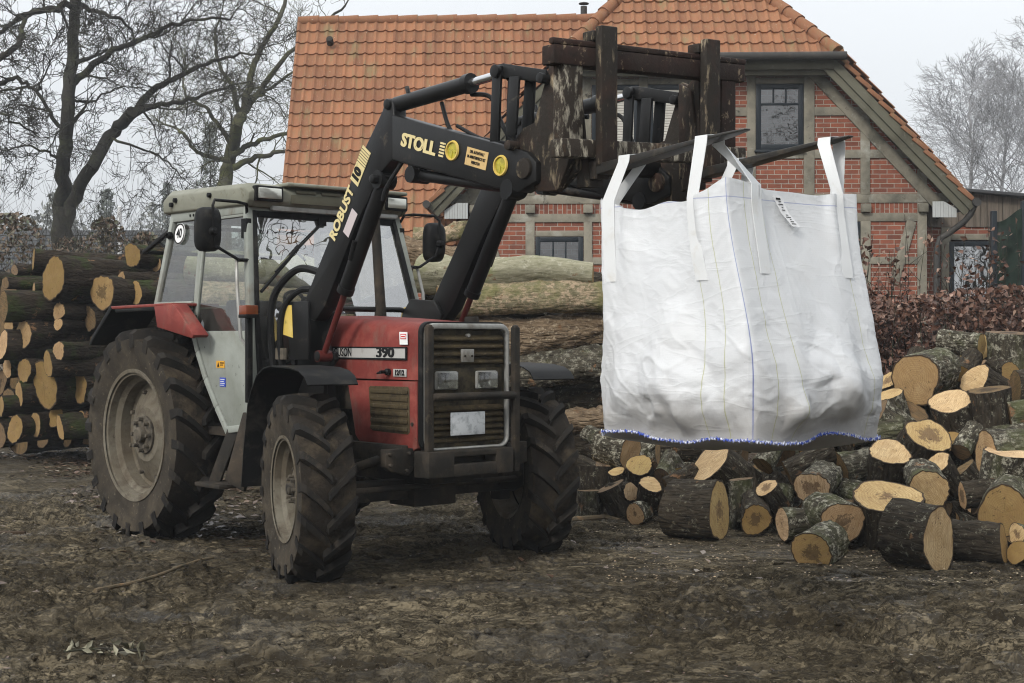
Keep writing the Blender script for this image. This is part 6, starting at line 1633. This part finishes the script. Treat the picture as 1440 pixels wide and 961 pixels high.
# left stack of whole stems: (u, v, semi-width px, semi-height px, distance, length, label)
LEFT = [
 (73, 393, 17, 29, 17.4, 3.2, 'largest golden sawn end in the upper left stack, below the mossy top log'),
 (47, 367, 6, 15, 18.2, 3.0, 'thin end of the topmost mossy log lying over the left stack'),
 (143, 413, 18, 26, 17.4, 3.2, 'wide golden end with a black hole, above the rear mudguard'),
 (104, 409, 9, 13, 17.6, 3.0, 'small round end between the largest one and the black-holed one'),
 (47, 407, 5, 10, 17.7, 2.8, 'very small narrow end just left of the largest golden end'),
 (5, 432, 10, 20, 17.4, 3.0, 'tall end cut off by the left edge, in the upper stack'),
 (35, 430, 7, 12, 17.7, 3.0, 'small oval end beside the tall one at the left edge'),
 (84, 440, 11, 13, 17.5, 3.0, 'pale double-lobed end, upper lobe, in the middle of the left stack'),
 (82, 456, 9, 9, 17.5, 3.0, 'pale double-lobed end, lower and smaller lobe, in the middle of the left stack'),
 (32, 471, 11, 19, 17.5, 3.0, 'mottled oval end in the middle of the left stack, left of the double-lobed one'),
 (3, 485, 8, 21, 17.5, 3.0, 'narrow tall end at the left edge, mid height of the stack'),
 (126, 448, 9, 19, 17.6, 3.0, 'narrow slanting end under the one with the black hole'),
 (139, 493, 13, 22, 17.7, 3.0, 'dim yellow end right behind the rear mudguard flap'),
 (81, 491, 9, 11, 17.0, 3.2, 'protruding log with a knotted dark end in the middle of the stack'),
 (34, 521, 12, 17, 17.5, 3.0, 'round-shouldered end in the lower left stack, touching a bigger one'),
 (62, 538, 19, 30, 17.4, 3.2, 'biggest sawn end of the lower left stack'),
 (113, 546, 14, 20, 17.4, 3.0, 'bright round end with cracks just left of the rear tyre'),
 (27, 555, 8, 19, 17.6, 3.0, 'slanting narrow end below the round-shouldered one'),
 (66, 511, 5, 18, 17.2, 3.0, 'sliver of an end above the biggest one in the lower stack'),
 (76, 585, 9, 15, 17.6, 3.0, 'dim grey end in the bottom rows of the left stack'),
 (84, 601, 7, 16, 17.3, 2.6, 'orange sliver of an end in the bottom row of the left stack'),
 (22, 605, 12, 18, 17.5, 2.6, 'grey-green bottom end near the left edge'),
 (48, 600, 10, 15, 17.6, 2.6, 'shaded bottom end between the grey-green and the orange ones'),
 (114, 586, 6, 11, 17.5, 2.6, 'little dark end low beside the rear tyre'),
 (171, 396, 6, 13, 17.6, 3.0, 'small tall end right of the one with the black hole'),
 (191, 411, 11, 18, 17.5, 3.0, 'brown shadowed end next to the cab rear corner'),
 (186, 361, 15, 18, 17.8, 3.0, 'thick log topping the stack beside the opened rear cab window'),
 (7, 398, 4, 9, 17.7, 3.0, 'tiny end at the left edge just under the top row'),
 (2, 575, 6, 14, 17.6, 2.6, 'half-seen end at the left edge, low in the stack'),
 (222, 372, 8, 10, 17.9, 3.0, 'pale end tucked behind the cab rear corner'),
 (160, 380, 9, 10, 18.1, 3.0, 'weathered log end in the top row left of the thick topping log'),
 (20, 383, 8, 8, 18.2, 3.0, 'low weathered log end in the top row near the left edge'),
 (10, 515, 8, 12, 17.8, 3.0, 'shaded end close to the left edge, lower half of the stack'),
 (105, 510, 9, 14, 17.9, 3.0, 'deep shaded end right of the biggest lower one'),
 (100, 472, 10, 12, 18.0, 3.0, 'shaded end below the double-lobed pale one'),
 (55, 437, 9, 12, 18.0, 3.0, 'shaded end between the small oval end and the double-lobed one'),
 (12, 458, 8, 10, 18.0, 3.0, 'shaded end above the narrow tall one at the left edge'),
 (150, 545, 12, 16, 17.8, 3.0, 'end mostly hidden behind the rear tyre')]
base_dir = Vector((.60, .80, .0))
for i, (u, v, sw, sh_, d, L, lab) in enumerate(LEFT):
    rr_ = random.Random(500 + i); c = P(u, v, d); rad = sh_ / FPX * d * 1.03
    ax = (base_dir + Vector((rr_.uniform(-.10, .10), 0, rr_.uniform(-.03, .03)))).normalized()
    q = sw / sh_
    if i in (1,): ax = Vector((.93, .36, .0)).normalized()
    elif q < .55: ax = Vector((.80, .60, rr_.uniform(-.04, .04))).normalized()
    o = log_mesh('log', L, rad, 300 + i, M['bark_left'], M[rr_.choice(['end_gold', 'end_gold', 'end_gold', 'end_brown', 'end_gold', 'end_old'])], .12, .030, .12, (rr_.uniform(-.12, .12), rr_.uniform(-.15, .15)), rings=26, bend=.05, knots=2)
    place(o, c, ax, rr_.uniform(0, 6.28)); tag(o, lab, 'log', 'sawn stems in the left stack')
rr_ = random.Random(91)
for k in range(46):
    row, col_ = divmod(k, 8); u = -20 + col_ * 32 + (row % 2) * 14 + rr_.uniform(-6, 6); v = 405 + row * 42 + rr_.uniform(-8, 8)
    d = 18.35 + rr_.uniform(0, .25); c = P(u, v, d); rad = rr_.uniform(.15, .20)
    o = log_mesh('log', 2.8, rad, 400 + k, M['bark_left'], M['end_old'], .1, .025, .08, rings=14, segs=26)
    place(o, c, (base_dir + Vector((rr_.uniform(-.08, .08), 0, rr_.uniform(-.03, .03)))).normalized(), rr_.uniform(0, 6)); tag(o, 'dark log end set back deep inside the left stack', 'log', 'logs set back inside the left stack')

# long stems stacked behind the tractor: left point, right point, radii
BACK = 'dark stem set back in the second row, filling the gaps behind the front stems'
STEMS = [
 ((590, 384), (834, 388), 15.2, 15.0, 26, 20, 'bark_beech', 'end_brown', .05, 'smooth pale green stem lying above the others behind the loader, broken right end'),
 ((618, 425), (905, 419), 15.0, 14.9, 21, 20, 'bark_moss', 'end_brown', .04, 'yellow-green stem with torn bark, second from the top behind the bonnet'),
 ((590, 466), (930, 472), 15.2, 15.1, 25, 27, 'bark_peeled', 'end_brown', .16, 'bulging peeled brown stem, third from the top behind the bonnet'),
 ((640, 519), (930, 514), 14.9, 14.8, 24, 25, 'bark_grey', 'end_old', .10, 'dark mossy stem just above the far front mudguard'),
 ((700, 562), (930, 556), 15.2, 15.0, 18, 19, 'bark_dark', 'end_old', .06, 'dark knotty stem level with the far front mudguard'),
 ((690, 594), (930, 592), 14.7, 14.6, 19, 21, 'bark_peeled', 'end_brown', .06, 'rough ochre-brown stem right of the far front tyre'),
 ((640, 632), (940, 626), 14.9, 14.7, 24, 24, 'bark_dark', 'end_old', .05, 'lowest dark stem lying on the mud right of the far front tyre'),
 ((520, 352), (668, 372), 15.8, 15.8, 24, 17, 'bark_peeled', 'end_brown', .05, 'brown stem end on top of the stack beside the left mirror'),
 ((585, 335), (660, 322), 16.2, 16.2, 13, 10, 'bark_moss', 'end_brown', .04, 'short mossy log topping the stack between the left mirror and the loader arm'),
 ((270, 374), (560, 392), 16.2, 16.2, 26, 24, 'bark_beech', 'end_gold', .05, 'pale stem behind the cab, seen through its door glass, uppermost there'),
 ((280, 425), (580, 440), 16.0, 16.0, 27, 26, 'bark_moss', 'end_gold', .06, 'yellowish stem behind the cab, second of those seen through the glass'),
 ((300, 478), (600, 492), 16.0, 16.0, 28, 28, 'bark_peeled', 'end_gold', .08, 'brown stem behind the cab, third of those seen through the glass'),
 ((310, 532), (640, 545), 15.9, 15.9, 28, 28, 'bark_dark', 'end_old', .05, 'dark stem behind the cab floor, lowest but one'),
 ((320, 590), (660, 598), 15.8, 15.8, 30, 28, 'bark_dark', 'end_old', .05, 'dark stem on the mud behind the tractor belly'),
 ((600, 405), (900, 403), 15.75, 15.75, 22, 20, 'bark_dark', 'end_old', .02, BACK),
 ((600, 446), (920, 446), 15.7, 15.7, 22, 22, 'bark_dark', 'end_old', .02, BACK),
 ((600, 494), (920, 494), 15.7, 15.7, 24, 24, 'bark_dark', 'end_old', .02, BACK),
 ((600, 542), (920, 538), 15.7, 15.7, 24, 24, 'bark_dark', 'end_old', .02, BACK),
 ((600, 585), (920, 580), 15.7, 15.7, 24, 24, 'bark_dark', 'end_old', .02, BACK),
 ((905, 560), (1235, 560), 15.6, 15.6, 30, 28, 'bark_dark', 'end_old', .05, 'dark stem behind the bulk bag, upper one'),
 ((905, 612), (1235, 608), 15.4, 15.4, 30, 28, 'bark_dark', 'end_old', .05, 'dark stem behind the bulk bag, lower one')]
for i, (a_, b_, d0, d1, r0, r1, bk, en, bend, lab) in enumerate(STEMS):
    p, q = P(*a_, d0), P(*b_, d1); L = (q - p).length; ra = r0 / FPX * d0; rb = r1 / FPX * d1
    o = log_mesh('log', L, ra, 600 + i, M[bk], M[en], 1 - rb / ra, {'bark_beech': .012, 'bark_moss': .022}.get(bk, .045), .09, (random.Random(i).uniform(-.3, .3), .2), segs=44, rings=90, bend=bend, knots=4)
    place(o, p, q - p, i * 1.3); tag(o, lab, 'log', 'stems in the second row behind the tractor' if lab == BACK else 'long stems stacked behind the tractor')

# ------------------------------------------------------------------ odds and ends on the mud
def stick(label, pix, r0, r1, seed):
    pts = []
    for u, v in pix:
        d = FPX * CAMZ / (v - YH); p = P(u, v, d); p.z = gz(p.x, p.y) + r0 * .7; pts.append(p)
    q = []
    for i in range(len(pts) - 1):
        for k in range(6): q.append(pts[i].lerp(pts[i + 1], k / 6))
    q.append(pts[-1]); n = len(q); zz = [gz(p.x, p.y) for p in q]
    mx_ = [max(zz[max(0, i - 4):i + 5]) for i in range(n)]
    for i, p in enumerate(q): p.z = sum(mx_[max(0, i - 6):i + 7]) / len(mx_[max(0, i - 6):i + 7]) + r0 * .4
    o = MB().tube(q, [r0 + (r1 - r0) * i / (n - 1) for i in range(n)], 8).build('branch', paint('stick_wood_' + str(seed), (.135, .10, .062), .85, [((.05, .05, .035), 8, .45, .7), ((.30, .17, .08), 5, .58, .7)], (40, .4, .004)))
    tag(o, label, 'stick')
stick('long thin bare stick lying on the mud in front of the rear tyre', [(134, 843), (165, 834), (220, 822), (262, 810), (300, 802)], .015, .008, 1)
stick('short broken stick at the foot of the firewood heap', [(800, 735), (850, 730), (872, 733)], .03, .02, 2)
pc = P(12, 747, FPX * CAMZ / (747 - YH)); pc.z = gz(pc.x, pc.y) + .02
mb = MB().prism([(-.16, -.02), (-.02, -.05), (.13, -.01), (.14, .01), (-.04, .02), (-.17, .015)], 0, .03, 2); 
o = mb.build('wood_slab', M['end_brown'], None, .004); o.location = pc; tag(o, 'flat splinter of fresh wood on the mud at the left edge', 'splinter')
def sprig(label, u, v, seed, n=34, s_=.036):
    d = FPX * CAMZ / (v - YH); c = P(u, v, d); c.z = gz(c.x, c.y) + .01; t = empty('leafy_sprig', c); r2 = np.random.default_rng(seed)
    pts = np.stack([r2.uniform(-.18, .22, n), r2.uniform(-.12, .12, n), r2.uniform(.0, .05, n)], 1)
    leaf_cloud('leaves', pts, s_, M['sprig_leaf'], t, .45, seed)
    MB().tube([(-.2, .02, .01), (0, 0, .03), (.22, -.03, .02)], .006, 5).build('twig', M['tree_bark'], t); tag(t, label, 'sprig')
M['sprig_leaf'] = mat_leaf('withered_leaf', [(.09, .085, .05), (.17, .155, .10), (.24, .22, .15), (.07, .06, .035)])
sprig('withered pale leafy sprig trodden into the mud at the lower left', 145, 918, 3)
# soil clods, too many to count
rgc = np.random.default_rng(9); n = 2600
x = rgc.uniform(-4.5, 5.5, n); y = rgc.uniform(5.8, 13, n); z = ground_h(x, y); s_ = .008 + .022 * rgc.uniform(0, 1, n) ** 3
ico = bmesh.new(); bmesh.ops.create_icosphere(ico, subdivisions=1, radius=1); iv = np.array([v.co[:] for v in ico.verts]); itf = np.array([[v.index for v in f.verts] for f in ico.faces]); ico.free()
V = iv[None] * (1 + .3 * rgc.normal(0, 1, (n, len(iv), 1))) * s_[:, None, None] * np.array([1.3, 1, .7]) + np.stack([x, y, z], 1)[:, None]
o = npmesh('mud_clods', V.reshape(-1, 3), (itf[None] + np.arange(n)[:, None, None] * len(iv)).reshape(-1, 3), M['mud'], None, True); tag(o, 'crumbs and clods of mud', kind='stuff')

# ------------------------------------------------------------------ damp winter air
t = NT('damp_air'); t.t.nodes.remove(t.b)
pv = t.n('VolumePrincipled', Color=(.86, .90, .95, 1), Density=.0011, Anisotropy=.0)
t.l(pv.outputs[0], t.out.inputs['Volume'])
hz_o = MB().b6(-110, 110, -30, 165, -1.6, 34).build('haze', t.m, None, smooth=False); tag(hz_o, 'pale winter haze', kind='stuff'); hz_o.display_type = 'WIRE'
